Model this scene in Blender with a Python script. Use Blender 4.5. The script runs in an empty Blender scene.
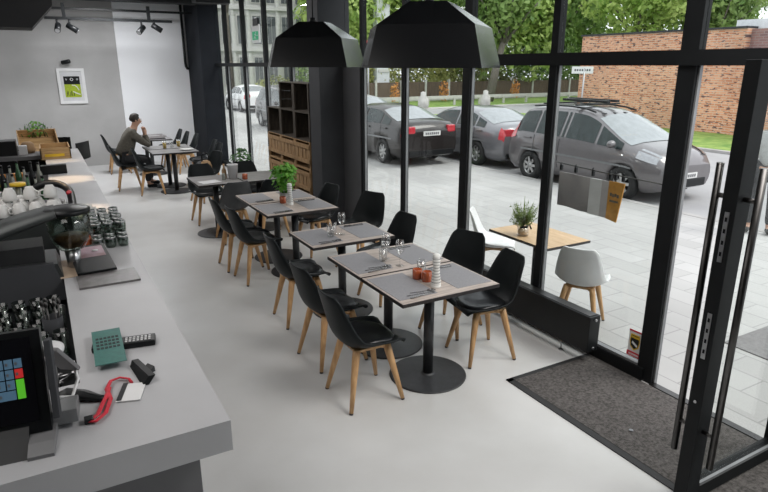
import bpy, bmesh, math, random
from mathutils import Vector, Matrix, Euler
S = bpy.context.scene
COL = S.collection
PI = math.pi
R = math.radians
random.seed(7)

# ------------------------------------------------------------------ materials
def mat(name, col, rough=0.5, metal=0.0, var=0.0, scale=8.0, bump=0.0, bscale=60.0, spec=0.5,
        stretch=(1, 1, 1), col2=None, trans=0.0, emit=None, estr=0.0, coat=0.0, detail=4.0):
    m = bpy.data.materials.new(name); m.use_nodes = True
    nt = m.node_tree; b = nt.nodes['Principled BSDF']
    b.inputs['Base Color'].default_value = (*col, 1)
    b.inputs['Roughness'].default_value = rough
    b.inputs['Metallic'].default_value = metal
    b.inputs['Specular IOR Level'].default_value = spec
    b.inputs['Coat Weight'].default_value = coat
    if trans: b.inputs['Transmission Weight'].default_value = trans
    if emit:
        b.inputs['Emission Color'].default_value = (*emit, 1); b.inputs['Emission Strength'].default_value = estr
    tc = nt.nodes.new('ShaderNodeTexCoord'); mp = nt.nodes.new('ShaderNodeMapping')
    mp.inputs['Scale'].default_value = stretch
    nt.links.new(tc.outputs['Object'], mp.inputs['Vector'])
    if var or col2:
        n = nt.nodes.new('ShaderNodeTexNoise'); n.inputs['Scale'].default_value = scale; n.inputs['Detail'].default_value = detail
        nt.links.new(mp.outputs[0], n.inputs['Vector'])
        cr = nt.nodes.new('ShaderNodeValToRGB')
        c2 = col2 if col2 else tuple(min(1, x * (1 + var)) for x in col)
        c1 = col if col2 else tuple(x * (1 - var) for x in col)
        cr.color_ramp.elements[0].position = 0.33; cr.color_ramp.elements[1].position = 0.67
        cr.color_ramp.elements[0].color = (*c1, 1); cr.color_ramp.elements[1].color = (*c2, 1)
        nt.links.new(n.outputs['Fac'], cr.inputs[0]); nt.links.new(cr.outputs[0], b.inputs['Base Color'])
    if bump:
        n2 = nt.nodes.new('ShaderNodeTexNoise'); n2.inputs['Scale'].default_value = bscale; n2.inputs['Detail'].default_value = 3
        nt.links.new(mp.outputs[0], n2.inputs['Vector'])
        bp = nt.nodes.new('ShaderNodeBump'); bp.inputs['Strength'].default_value = bump; bp.inputs['Distance'].default_value = 0.01
        nt.links.new(n2.outputs['Fac'], bp.inputs['Height']); nt.links.new(bp.outputs[0], b.inputs['Normal'])
    return m

def brick_mat(name, c1, c2, cm, bw, bh, mortar, axes='YZ', rough=0.8, dark=None, off=0.5, msize=None):
    m = bpy.data.materials.new(name); m.use_nodes = True
    nt = m.node_tree; b = nt.nodes['Principled BSDF']; b.inputs['Roughness'].default_value = rough
    tc = nt.nodes.new('ShaderNodeTexCoord'); sp = nt.nodes.new('ShaderNodeSeparateXYZ'); cb = nt.nodes.new('ShaderNodeCombineXYZ')
    nt.links.new(tc.outputs['Object'], sp.inputs[0])
    if axes == 'D':
        ad = nt.nodes.new('ShaderNodeMath'); ad.operation = 'ADD'
        nt.links.new(sp.outputs['X'], ad.inputs[0]); nt.links.new(sp.outputs['Y'], ad.inputs[1])
        nt.links.new(ad.outputs[0], cb.inputs['X']); nt.links.new(sp.outputs['Z'], cb.inputs['Y'])
    else:
        nt.links.new(sp.outputs[axes[0]], cb.inputs['X']); nt.links.new(sp.outputs[axes[1]], cb.inputs['Y'])
    br = nt.nodes.new('ShaderNodeTexBrick'); br.offset = off
    br.inputs['Scale'].default_value = 1.0
    br.inputs['Color1'].default_value = (*c1, 1); br.inputs['Color2'].default_value = (*c2, 1); br.inputs['Mortar'].default_value = (*cm, 1)
    br.inputs['Brick Width'].default_value = bw; br.inputs['Row Height'].default_value = bh; br.inputs['Mortar Size'].default_value = mortar
    br.inputs['Bias'].default_value = 0.0
    nt.links.new(cb.outputs[0], br.inputs['Vector'])
    out = br.outputs['Color']
    if dark:
        dcol, sc, lo = dark
        mp = nt.nodes.new('ShaderNodeMapping'); mp.inputs['Scale'].default_value = (1 / bw, 1 / bh, 1)
        nt.links.new(cb.outputs[0], mp.inputs[0])
        n = nt.nodes.new('ShaderNodeTexNoise'); n.inputs['Scale'].default_value = sc; n.inputs['Detail'].default_value = 2
        nt.links.new(mp.outputs[0], n.inputs['Vector'])
        cr = nt.nodes.new('ShaderNodeValToRGB'); cr.color_ramp.elements[0].position = lo; cr.color_ramp.elements[1].position = lo + 0.05
        nt.links.new(n.outputs['Fac'], cr.inputs[0])
        mx = nt.nodes.new('ShaderNodeMix'); mx.data_type = 'RGBA'
        nt.links.new(cr.outputs[0], mx.inputs[0]); nt.links.new(out, mx.inputs[6]); mx.inputs[7].default_value = (*dcol, 1)
        out = mx.outputs[2]
    n3 = nt.nodes.new('ShaderNodeTexNoise'); n3.inputs['Scale'].default_value = 0.35; n3.inputs['Detail'].default_value = 5
    nt.links.new(cb.outputs[0], n3.inputs['Vector'])
    mr = nt.nodes.new('ShaderNodeMapRange'); mr.inputs['From Min'].default_value = .3; mr.inputs['From Max'].default_value = .7
    mr.inputs['To Min'].default_value = 0.82; mr.inputs['To Max'].default_value = 1.15
    nt.links.new(n3.outputs['Fac'], mr.inputs[0])
    mu = nt.nodes.new('ShaderNodeMix'); mu.data_type = 'RGBA'; mu.blend_type = 'MULTIPLY'; mu.inputs[0].default_value = 1
    nt.links.new(out, mu.inputs[6]); nt.links.new(mr.outputs[0], mu.inputs[7])
    nt.links.new(mu.outputs[2], b.inputs['Base Color'])
    return m

def glass_mat(name, tint=(1, 1, 1), refl=1.0, haze=0.0):
    m = bpy.data.materials.new(name); m.use_nodes = True
    nt = m.node_tree; nt.nodes.clear()
    o = nt.nodes.new('ShaderNodeOutputMaterial'); mx = nt.nodes.new('ShaderNodeMixShader')
    t = nt.nodes.new('ShaderNodeBsdfTransparent'); t.inputs[0].default_value = (*tint, 1)
    g = nt.nodes.new('ShaderNodeBsdfGlossy'); g.inputs['Roughness'].default_value = 0.01
    fr = nt.nodes.new('ShaderNodeLayerWeight'); fr.inputs['Blend'].default_value = .5
    pw = nt.nodes.new('ShaderNodeMath'); pw.operation = 'POWER'; pw.inputs[1].default_value = 4.0
    nt.links.new(fr.outputs['Facing'], pw.inputs[0])
    mu = nt.nodes.new('ShaderNodeMath'); mu.operation = 'MULTIPLY_ADD'; mu.inputs[1].default_value = .42 * min(refl, 1.6); mu.inputs[2].default_value = .022 * refl
    nt.links.new(pw.outputs[0], mu.inputs[0]); nt.links.new(mu.outputs[0], mx.inputs[0])
    nt.links.new(t.outputs[0], mx.inputs[1]); nt.links.new(g.outputs[0], mx.inputs[2]); nt.links.new(mx.outputs[0], o.inputs[0])
    return m

def leaf_mat(name, c1, c2, scale=1.2):
    m = mat(name, c1, rough=0.6, col2=c2, scale=scale, detail=6)
    nt = m.node_tree; b = nt.nodes['Principled BSDF']
    tr = nt.nodes.new('ShaderNodeBsdfTranslucent'); mx = nt.nodes.new('ShaderNodeMixShader'); mx.inputs[0].default_value = 0.35
    src = b.inputs['Base Color'].links[0].from_socket
    nt.links.new(src, tr.inputs[0])
    o = [n for n in nt.nodes if n.type == 'OUTPUT_MATERIAL'][0]
    nt.links.new(b.outputs[0], mx.inputs[1]); nt.links.new(tr.outputs[0], mx.inputs[2]); nt.links.new(mx.outputs[0], o.inputs[0])
    return m

M = dict(
    floor=mat('pale_concrete_floor', (.52, .515, .505), rough=.33, col2=(.62, .62, .615), scale=1.1, bump=.04, bscale=25, detail=7, spec=.35),
    wallg=mat('grey_concrete_wall', (.38, .375, .37), rough=.85, col2=(.44, .435, .43), scale=1.6, bump=.1, bscale=12, detail=6),
    wallw=mat('white_wall', (.84, .85, .87), rough=.8, col2=(.88, .89, .91), scale=.9, bump=.04, bscale=40),
    dark=mat('black_ceiling', (.018, .018, .02), rough=.8, var=.15, scale=3),
    frame=mat('black_window_frame', (.010, .011, .012), rough=.55, var=.1, scale=5, spec=.15),
    bead=mat('grey_glazing_bead', (.20, .205, .21), rough=.45, metal=.3, var=.1, scale=9),
    pillar=mat('charcoal_pillar', (.05, .052, .057), rough=.7, var=.12, scale=2, bump=.05, bscale=30, spec=.15),
    infill=mat('grey_infill_panel', (.085, .087, .093), rough=.7, var=.1, scale=2, spec=.15),
    glass=glass_mat('window_glass', (.97, .985, .975)),
    cglass=glass_mat('drinking_glass', (.985, .99, .99), refl=5.5),
    dglass=glass_mat('dark_drinking_glass', (.66, .71, .68), refl=3.4),
    midgrey=mat('mid_grey_plastic', (.16, .16, .165), rough=.5, var=.06),
    counter=mat('grey_counter', (.40, .40, .412), rough=.42, col2=(.455, .455, .468), scale=2.5, detail=6, bump=.02, bscale=60, spec=.3),
    counterb=mat('counter_body_grey', (.13, .13, .135), rough=.6, var=.1, scale=3),
    black=mat('black_plastic', (.009, .010, .011), rough=.36, var=.1, scale=8, spec=.25),
    matte=mat('matte_black', (.016, .0165, .018), rough=.62, var=.15, scale=12),
    shell=mat('black_chair_shell', (.009, .0115, .0125), rough=.45, var=.1, scale=10, bump=.03, bscale=300, spec=.2),
    shellg=mat('graphite_chair_shell', (.06, .062, .066), rough=.4, var=.1, scale=10),
    leather=mat('black_leather', (.009, .010, .0115), rough=.30, bump=.12, bscale=90, var=.15, scale=20),
    beech=mat('beech_wood', (.46, .255, .11), rough=.45, col2=(.62, .38, .185), scale=9, stretch=(5, 5, .7), detail=5),
    colm=mat('black_column', (.016, .018, .022), rough=.75, var=.1, scale=3, spec=.08),
    footpad=mat('dark_foot_pad', (.05, .04, .035), rough=.6, var=.1),
    ttop=mat('grey_oak_laminate', (.36, .295, .26), rough=.5, col2=(.58, .50, .45), scale=7, stretch=(.7, 7, 1), detail=7, bump=.05, bscale=60),
    ttopd=mat('dark_grey_laminate', (.15, .145, .145), rough=.4, col2=(.28, .27, .265), scale=6, stretch=(.7, 7, 1), detail=6),
    tedge=mat('dark_table_edge', (.02, .016, .016), rough=.5, var=.1),
    placemat=mat('grey_placemat', (.27, .265, .28), rough=.6, var=.1, scale=120, bump=.1, bscale=400),
    polem=mat('black_table_pole', (.02, .021, .023), rough=.4, var=.1, scale=9),
    basem=mat('black_base_plate', (.03, .031, .034), rough=.5, var=.2, scale=30, bump=.06, bscale=200),
    steel=mat('brushed_steel', (.42, .42, .43), rough=.28, metal=1, var=.1, scale=30),
    steeld=mat('dark_steel', (.085, .082, .08), rough=.32, metal=1, var=.1, scale=20),
    cutl=mat('dark_cutlery_steel', (.22, .21, .21), rough=.25, metal=.9, var=.1, scale=50),
    amber=mat('amber_candle_glass', (.30, .062, .025), rough=.2, col2=(.46, .11, .04), scale=30, coat=.5),
    wax=mat('wax', (.75, .55, .33), rough=.6, var=.1),
    stonew=mat('ribbed_white_mill', (.74, .73, .70), rough=.6, col2=(.82, .81, .78), scale=30),
    ribd=mat('grey_groove', (.24, .24, .235), rough=.7, var=.1),
    white=mat('white_plastic', (.72, .72, .72), rough=.4, var=.04, scale=5),
    whitec=mat('white_china', (.72, .71, .69), rough=.25, var=.04, scale=5),
    wood=mat('pine_crate_wood', (.36, .215, .09), rough=.7, col2=(.55, .36, .17), scale=6, stretch=(1, 8, 8), detail=6),
    oldw=mat('old_crate_wood', (.20, .118, .052), rough=.75, col2=(.37, .23, .11), scale=6, stretch=(6, 6, 1), detail=6),
    oldshade=mat('shaded_crate_wood', (.030, .024, .018), rough=.75, col2=(.06, .047, .034), scale=6, stretch=(6, 6, 1), detail=6),  # shade of the upper crates put into the wood colour
    outwood=mat('terrace_table_oak', (.50, .33, .18), rough=.5, col2=(.64, .45, .27), scale=6, stretch=(8, .8, 1), detail=6),
    herb=leaf_mat('basil_leaves', (.06, .26, .02), (.24, .52, .07), 14),
    herbd=leaf_mat('dark_leaves', (.02, .07, .018), (.08, .17, .05), 14),
    herbo=leaf_mat('rosemary_leaves', (.12, .20, .05), (.28, .36, .12), 14),
    leaf1=leaf_mat('tree_leaves_light', (.19, .33, .05), (.50, .61, .19), .8),
    leaf2=leaf_mat('tree_leaves_mid', (.08, .18, .03), (.32, .44, .13), .7),
    leaf3=leaf_mat('tree_leaves_yellow', (.24, .27, .05), (.44, .44, .13), .9),
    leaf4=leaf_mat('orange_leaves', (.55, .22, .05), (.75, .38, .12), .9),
    bark=mat('bark', (.14, .125, .105), rough=.9, var=.3, scale=6, stretch=(4, 4, .8), bump=.4, bscale=10),
    soil=mat('soil', (.03, .02, .014), rough=.9, var=.3, scale=40),
    terracotta=mat('grey_pot', (.40, .39, .38), rough=.7, var=.1),
    brick=brick_mat('orange_brick', (.52, .20, .105), (.70, .36, .225), (.58, .44, .35), .27, .085, .012, 'YZ', dark=((.12, .07, .07), 1.3, .575)),
    brickd=brick_mat('dark_brick', (.20, .11, .11), (.32, .17, .15), (.3, .25, .24), .27, .085, .010, 'YZ'),
    paving=brick_mat('grey_paving', (.40, .395, .385), (.45, .445, .435), (.31, .305, .30), .62, .31, .007, 'YX', rough=.75),
    asphalt=mat('asphalt', (.30, .30, .305), rough=.85, col2=(.36, .36, .36), scale=1.2, bump=.2, bscale=120, detail=8),
    kerb=mat('kerb_stone', (.36, .35, .34), rough=.8, var=.1, scale=4),
    grass=mat('grass', (.10, .21, .035), rough=.9, col2=(.26, .36, .085), scale=3, detail=8, bump=.6, bscale=30),
    carpet=mat('entrance_carpet', (.040, .036, .034), rough=.95, col2=(.12, .11, .105), scale=55, detail=8, bump=.7, bscale=180),
    rubber=mat('black_rubber', (.02, .02, .021), rough=.7, var=.1),
    tyre=mat('tyre', (.018, .018, .018), rough=.8, var=.1),
    rim=mat('alloy_rim', (.48, .48, .48), rough=.35, metal=.6, var=.05),
    carglass=mat('car_glass', (.022, .034, .034), rough=.08, var=.2, spec=.35),
    carshield=mat('car_windscreen', (.25, .27, .28), rough=.08, var=.1, spec=.9),
    carg=mat('grey_car_paint', (.155, .145, .150), rough=.32, metal=.35, coat=.8, var=.04),
    card=mat('dark_car_paint', (.020, .016, .015), rough=.35, metal=.2, coat=.45, var=.04),
    cars=mat('silver_grey_car_paint', (.20, .20, .215), rough=.32, metal=.35, coat=.8, var=.04),
    redl=mat('red_tail_light', (.55, .035, .05), rough=.2, coat=.6, var=.1, scale=20),
    headl=mat('headlight', (.33, .34, .36), rough=.1, metal=.3, coat=.8, var=.1, scale=20),
    plate=mat('number_plate', (.7, .7, .68), rough=.5, var=.03),
    pbar=mat('plate_marks', (.12, .12, .13), rough=.6, var=.05),
    red=mat('red_ribbon', (.55, .015, .035), rough=.55, var=.15, scale=60),
    teal=mat('teal_card', (.025, .135, .115), rough=.45, var=.12, scale=40),
    orange=mat('brown_leather_strip', (.46, .22, .04), rough=.6, var=.15, scale=30),
    greyf=mat('grey_sheet', (.40, .375, .38), rough=.6, var=.06, scale=10),
    greyl=mat('pale_grey_sheet', (.58, .58, .59), rough=.5, var=.05, scale=10),
    yellow=mat('yellow_plastic', (.75, .48, .02), rough=.4, var=.1),
    orangep=mat('orange_card', (.65, .25, .03), rough=.5, var=.1),
    green=mat('green_bottle', (.03, .10, .04), rough=.12, var=.1, coat=.5),
    clearb=mat('pale_bottle', (.22, .23, .20), rough=.12, var=.1, coat=.5),
    brownb=mat('brown_bag', (.30, .19, .10), rough=.8, var=.15, scale=12, bump=.2, bscale=20),
    skin=mat('skin', (.50, .29, .20), rough=.55, var=.06, scale=20),
    hair=mat('dark_hair', (.025, .017, .012), rough=.6, var=.3, scale=60),
    sweater=mat('olive_grey_sweater', (.105, .095, .078), rough=.9, var=.15, scale=30, bump=.2, bscale=120),
    trouser=mat('black_trousers', (.014, .014, .017), rough=.8, var=.15, scale=20),
    tshirt=mat('grey_tshirt', (.42, .43, .42), rough=.85, var=.08, scale=20),
    eyew=mat('eye_white', (.7, .68, .65), rough=.3, var=.02),
    exitg=mat('exit_green', (.0, .30, .13), rough=.4, var=.05, emit=(0, .5, .22), estr=.15),
    facade=mat('pale_facade', (.52, .515, .50), rough=.85, col2=(.60, .595, .58), scale=.6, detail=5),
    facwin=mat('facade_window', (.10, .11, .12), rough=.15, var=.2, scale=1.5),
    concrete=mat('concrete', (.50, .49, .47), rough=.85, var=.1, scale=4),
    fencew=mat('brown_fence', (.11, .075, .055), rough=.85, var=.35, scale=5, stretch=(4, 4, .3)),
    roofw=mat('white_roof_metal', (.66, .68, .70), rough=.5, var=.06),
    ygrn=mat('poster_green', (.33, .42, .02), rough=.5, var=.12, scale=30),
    keyb=mat('screen_key_blue', (.05, .09, .13), rough=.3, var=.05, emit=(.10, .20, .30), estr=.22),
    keyr=mat('screen_key_red', (.3, .02, .02), rough=.3, var=.05, emit=(.6, .03, .03), estr=.3),
    keyg=mat('screen_key_green', (.05, .3, .02), rough=.3, var=.05, emit=(.12, .55, .03), estr=.32),
    screen=mat('black_screen', (.006, .006, .008), rough=.14, var=.05),
    pinkrefl=mat('pink_photo_reflection', (.34, .20, .22), rough=.25, col2=(.55, .40, .46), scale=9),
    espresso=mat('dark_machine_metal', (.045, .05, .05), rough=.4, metal=.3, var=.1, scale=6),
    beans=mat('coffee_beans', (.16, .06, .02), rough=.45, col2=(.32, .14, .05), scale=60),
    paperw=mat('warm_paper', (.60, .46, .34), rough=.7, var=.06),
    lampm=mat('black_lamp_lacquer', (.006, .0065, .0075), rough=.22, var=.08, scale=5, spec=.95),
    lampi=mat('lamp_inside', (.5, .5, .48), rough=.6, var=.05),
    slate=mat('slate_plate', (.10, .093, .092), rough=.38, col2=(.16, .15, .15), scale=25),
)

# ------------------------------------------------------------------ mesh builder
class MB:
    def __init__(s): s.bm = bmesh.new(); s.mi = 0
    def _tag(s, geom):
        for f in geom:
            if isinstance(f, bmesh.types.BMFace): f.material_index = s.mi
    def box(s, c, d, rot=None, bev=0.0):
        m = Matrix.Translation(c)
        if rot is not None: m = m @ (Euler(rot).to_matrix().to_4x4())
        t = bmesh.new()
        bmesh.ops.create_cube(t, size=1, matrix=Matrix.Diagonal((*d, 1)))
        if bev: bmesh.ops.bevel(t, geom=t.edges[:], offset=bev, segments=2, affect='EDGES', profile=.7)
        s._merge(t, m); return s
    def b2(s, a, b, bev=0.0):
        return s.box([(a[i] + b[i]) / 2 for i in range(3)], [abs(b[i] - a[i]) for i in range(3)], bev=bev)
    def _merge(s, t, m=None):
        if m is not None: bmesh.ops.transform(t, matrix=m, verts=t.verts[:])
        vm = {}
        for v in t.verts: vm[v] = s.bm.verts.new(v.co)
        for f in t.faces:
            try: nf = s.bm.faces.new([vm[v] for v in f.verts]); nf.material_index = s.mi; nf.smooth = f.smooth
            except ValueError: pass
        t.free()
    def cyl(s, p0, p1, r0, r1=None, n=16, cap=True):
        r1 = r0 if r1 is None else r1
        return s.tube([p0, p1], [r0, r1], n, cap)
    def tube(s, pts, rad, n=10, cap=True, flat=1.0):
        pts = [Vector(p) for p in pts]
        if not isinstance(rad, (list, tuple)): rad = [rad] * len(pts)
        rings = []; prev = None
        for i, p in enumerate(pts):
            d = (pts[min(i + 1, len(pts) - 1)] - pts[max(i - 1, 0)])
            d = d.normalized() if d.length > 1e-9 else Vector((0, 0, 1))
            if prev is None:
                ref = Vector((0, 0, 1)) if abs(d.z) < .95 else Vector((1, 0, 0))
                u = d.cross(ref).normalized()
            else:
                u = (prev - d * prev.dot(d))
                u = u.normalized() if u.length > 1e-6 else d.orthogonal().normalized()
            prev = u; v = d.cross(u)
            rings.append([s.bm.verts.new(p + (u * math.cos(2 * PI * k / n) + v * flat * math.sin(2 * PI * k / n)) * rad[i]) for k in range(n)])
        for a, b in zip(rings, rings[1:]):
            for k in range(n):
                f = s.bm.faces.new((a[k], a[(k + 1) % n], b[(k + 1) % n], b[k])); f.smooth = True; f.material_index = s.mi
        if cap:
            for rg in (rings[0][::-1], rings[-1]):
                f = s.bm.faces.new(rg); f.material_index = s.mi
        return s
    def lathe(s, prof, c=(0, 0, 0), n=24, smooth=True, axis=None):
        c = Vector(c); rings = []
        mt = axis if axis is not None else Matrix.Identity(3)
        for r, z in prof:
            if r < 1e-6: rings.append([s.bm.verts.new(c + mt @ Vector((0, 0, z)))])
            else: rings.append([s.bm.verts.new(c + mt @ Vector((r * math.cos(2 * PI * k / n), r * math.sin(2 * PI * k / n), z))) for k in range(n)])
        for a, b in zip(rings, rings[1:]):
            for k in range(n):
                k2 = (k + 1) % n
                if len(a) == 1 and len(b) == 1: continue
                if len(a) == 1: vs = (a[0], b[k2], b[k])
                elif len(b) == 1: vs = (a[k], a[k2], b[0])
                else: vs = (a[k], a[k2], b[k2], b[k])
                f = s.bm.faces.new(vs); f.smooth = smooth; f.material_index = s.mi
        return s
    def poly(s, pts):
        f = s.bm.faces.new([s.bm.verts.new(p) for p in pts]); f.material_index = s.mi; return s
    def prism(s, pts, d, smooth=False):
        """extrude polygon (3-D points) along vector d"""
        d = Vector(d); a = [s.bm.verts.new(p) for p in pts]; b = [s.bm.verts.new(Vector(p) + d) for p in pts]
        n = len(pts)
        for vs in (a[::-1], b):
            f = s.bm.faces.new(vs); f.material_index = s.mi
        for k in range(n):
            f = s.bm.faces.new((a[k], a[(k + 1) % n], b[(k + 1) % n], b[k])); f.material_index = s.mi; f.smooth = smooth
        return s
    def grid(s, rows, smooth=True, close_u=False):
        V = [[s.bm.verts.new(p) for p in r] for r in rows]
        for a, b in zip(V, V[1:]):
            n = len(a)
            for k in range(n if close_u else n - 1):
                f = s.bm.faces.new((a[k], a[(k + 1) % n], b[(k + 1) % n], b[k])); f.smooth = smooth; f.material_index = s.mi
        return V
    def sphere(s, c, r, sx=1, sy=1, sz=1, n=12, m=8):
        prof = [(math.sin(PI * i / m), -math.cos(PI * i / m)) for i in range(m + 1)]
        t = MB(); t.lathe([(max(a, 0 if 0 < i < m else 0), b) for i, (a, b) in enumerate(prof)], n=n)
        t.bm.faces.ensure_lookup_table()
        s._merge(t.bm, Matrix.Translation(c) @ Matrix.Diagonal((r * sx, r * sy, r * sz, 1))); return s
    def leaf(s, p, nrm, size, asp=.5):
        nrm = Vector(nrm).normalized(); u = nrm.orthogonal().normalized()
        u = Matrix.Rotation(random.uniform(0, 2 * PI), 3, nrm) @ u; v = nrm.cross(u)
        p = Vector(p)
        pts = [p - u * size * .5, p + v * size * asp * .5 , p + u * size * .5, p - v * size * asp * .5]
        s.poly(pts); return s
    def build(s, name, mats, parent=None, loc=None, rotz=0, recalc=True):
        if recalc: bmesh.ops.recalc_face_normals(s.bm, faces=s.bm.faces[:])
        me = bpy.data.meshes.new(name); s.bm.to_mesh(me); s.bm.free()
        for m in (mats if isinstance(mats, (list, tuple)) else [mats]): me.materials.append(m)
        o = bpy.data.objects.new(name, me); COL.objects.link(o)
        if parent is not None: o.parent = parent
        if loc is not None: o.location = loc
        if rotz: o.rotation_euler = (0, 0, rotz)
        return o

def tag(o, label, cat, group=None, kind=None):
    if label: o['label'] = label
    if cat: o['category'] = cat
    if group: o['group'] = group
    if kind: o['kind'] = kind
    return o
def thing(name, label, cat, loc=(0, 0, 0), rotz=0, group=None, kind=None):
    o = bpy.data.objects.new(name, None); COL.objects.link(o); o.empty_display_size = .1
    o.location = loc; o.rotation_euler = (0, 0, rotz)
    return tag(o, label, cat, group, kind)
def struct(o):
    o['kind'] = 'structure'; return o
KIDS = {}
def kids(o):
    return [c for c in bpy.data.objects if c.parent == o]
def dup(root, loc, rotz=0, label=None, group=None, scale=None):
    if root.name not in KIDS:
        KIDS[root.name] = [(c, kids(c)) for c in kids(root)]
    r = root.copy(); COL.objects.link(r); r.location = loc; r.rotation_euler = (0, 0, rotz)
    if scale: r.scale = (scale,) * 3
    if label: r['label'] = label
    if group: r['group'] = group
    for c, gs in KIDS[root.name]:
        d = c.copy(); COL.objects.link(d); d.parent = r
        for g in gs:
            e = g.copy(); COL.objects.link(e); e.parent = d
    return r
class Proto:
    """first placement moves the prototype, later ones copy it"""
    def __init__(s, root): s.root = root; s.used = False
    def put(s, loc, rotz=0, label=None, group=None):
        if not s.used:
            s.used = True; s.first = (loc, rotz, label, group)
            o = s.root
            KIDS[o.name] = [(c, kids(c)) for c in kids(o)]
            o.location = loc; o.rotation_euler = (0, 0, rotz)
            if label: o['label'] = label
            if group: o['group'] = group
            return o
        return dup(s.root, loc, rotz, label, group)
# ------------------------------------------------------------------ camera
cd = bpy.data.cameras.new('camera'); cam = bpy.data.objects.new('camera', cd); COL.objects.link(cam)
cd.sensor_width = 36; cd.lens = 597 / 768 * 36; cd.clip_start = .02; cd.clip_end = 400
cam.location = (0, 0, 2.24); cam.rotation_euler = (R(90 - 16.82), 0, R(-29.51)); S.camera = cam

# ------------------------------------------------------------------ room shell
XW = 3.62       # inner face of the glazing
BACK = 15.45
ZC = 3.62
struct(MB().b2((-3.2, -3.5, -.14), (3.62, BACK + .3, 0)).build('floor', M['floor']))
struct(MB().b2((-3.2, -3.5, ZC), (3.9, BACK + .3, ZC + .2)).build('ceiling', M['dark']))
struct(MB().b2((-3.2, BACK, 0), (1.75, BACK + .2, ZC)).build('wall_back', M['wallg']))
struct(MB().b2((1.75, BACK - .05, 0), (3.75, BACK + .2, ZC)).build('wall_back_white', M['wallw']))
struct(MB().b2((-3.4, -3.5, 0), (-3.2, BACK + .2, ZC)).build('wall_left', M['wallg']))
struct(MB().b2((-3.2, -3.7, 0), (3.75, -3.5, ZC)).build('wall_near', M['dark']))
b = MB()   # beam along the window heads and across the far end
b.b2((2.95, 12.6, 3.42), (3.62, 12.95, ZC)).b2((-3.2, 14.0, 3.5), (3.62, 14.3, ZC))
struct(b.build('trim_ceiling_beam', M['dark']))
# black chamfered bulkhead hanging over the bar
t = MB()
t.prism([(-2.6, 8.0, 3.62), (-2.6, 8.0, 2.64), (.07, 8.0, 2.64), (.30, 8.0, 2.88), (.34, 8.0, 3.62)], (0, .7, 0))
struct(t.build('trim_bulkhead', M['dark']))
# near columns and far corner column
struct(MB().b2((3.30, 14.05, 0), (3.75, 15.4, ZC), bev=.01).build('trim_corner_column', M['colm']))
struct(MB().b2((3.27, 7.50, 0), (3.72, 7.86, ZC), bev=.01).build('trim_pillar', M['pillar']))
struct(MB().b2((3.61, 7.0, 0), (3.69, 7.50, 2.26)).b2((3.585, 7.02, .1), (3.61, 7.48, .16)).build('trim_infill_panel', M['infill']))

# glazing: mullions with a grey bead, panes below and above the transom
mull = [(2.43, 2.557, 1), (3.626, 3.70, 1), (4.742, 4.853, 1), (5.935, 6.0, 1), (6.955, 7.02, 1),
        (9.42, 9.50, 0), (10.66, 10.76, 0), (11.93, 12.03, 0), (13.18, 13.29, 0),
        (-3.5, -3.42, 0), (-2.0, -1.92, 0), (-.7, -.62, 0), (.42, .50, 0), (1.36, 1.45, 1)]
for i, (y0, y1, near) in enumerate(mull):
    o = struct(MB().b2((3.62, y0, -.13), (3.69, y1, ZC), bev=.004).build('trim_mullion_%d' % (i + 1), M['frame']))
    MB().b2((3.645, y0 - .012, -.1 if i else 0), (3.675, y0, 2.24)).build('glazing_bead', M['bead'], o)
b = MB().b2((3.60, 1.45, 2.24), (3.70, 7.5, 2.335)).b2((3.61, 7.86, 2.22), (3.70, 14.1, 2.29)).b2((3.60, -3.5, 2.24), (3.70, 1.36, 2.335))
struct(b.build('trim_transom', M['frame']))
b = MB().b2((3.60, 2.5, -.13), (3.70, 7.0, .10)).b2((3.60, 7.86, -.13), (3.70, 14.1, .10)).b2((3.60, -3.5, -.13), (3.70, 1.4, .10)).b2((3.62, -3.5, 3.55), (3.70, 14.1, ZC))
struct(b.build('trim_window_base', M['frame']))
MB_sill = MB().b2((3.615, 2.557, .10), (3.66, 7.0, .118))
struct(MB_sill.build('trim_glazing_strip', M['bead']))
MB_th = MB().b2((3.60, 1.45, -.13), (3.655, 2.43, .012)); struct(MB_th.build('trim_threshold', M['steeld']))
bays = [(2.557, 3.626), (3.70, 4.742), (4.853, 5.935), (6.0, 6.955), (7.86, 9.42), (9.50, 10.66), (10.76, 11.93), (12.03, 13.18), (13.29, 14.05),
        (-3.42, -2.0), (-1.92, -.7), (-.62, .42), (.50, 1.36)]
for i, (a, b_) in enumerate(bays):
    w = struct(MB().b2((3.652, a, .10), (3.660, b_, 2.24)).build('window_%d' % (i + 1), M['glass']))
    MB().b2((3.652, a, 2.33), (3.660, b_, 3.56)).build('upper_pane', M['glass'], w)
w = struct(MB().b2((3.652, 7.02, 2.33), (3.660, 7.5, 3.56)).build('window_14', M['glass']))
w = struct(MB().b2((3.652, 1.45, 2.33), (3.660, 2.43, 3.56)).build('window_15', M['glass']))

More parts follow.
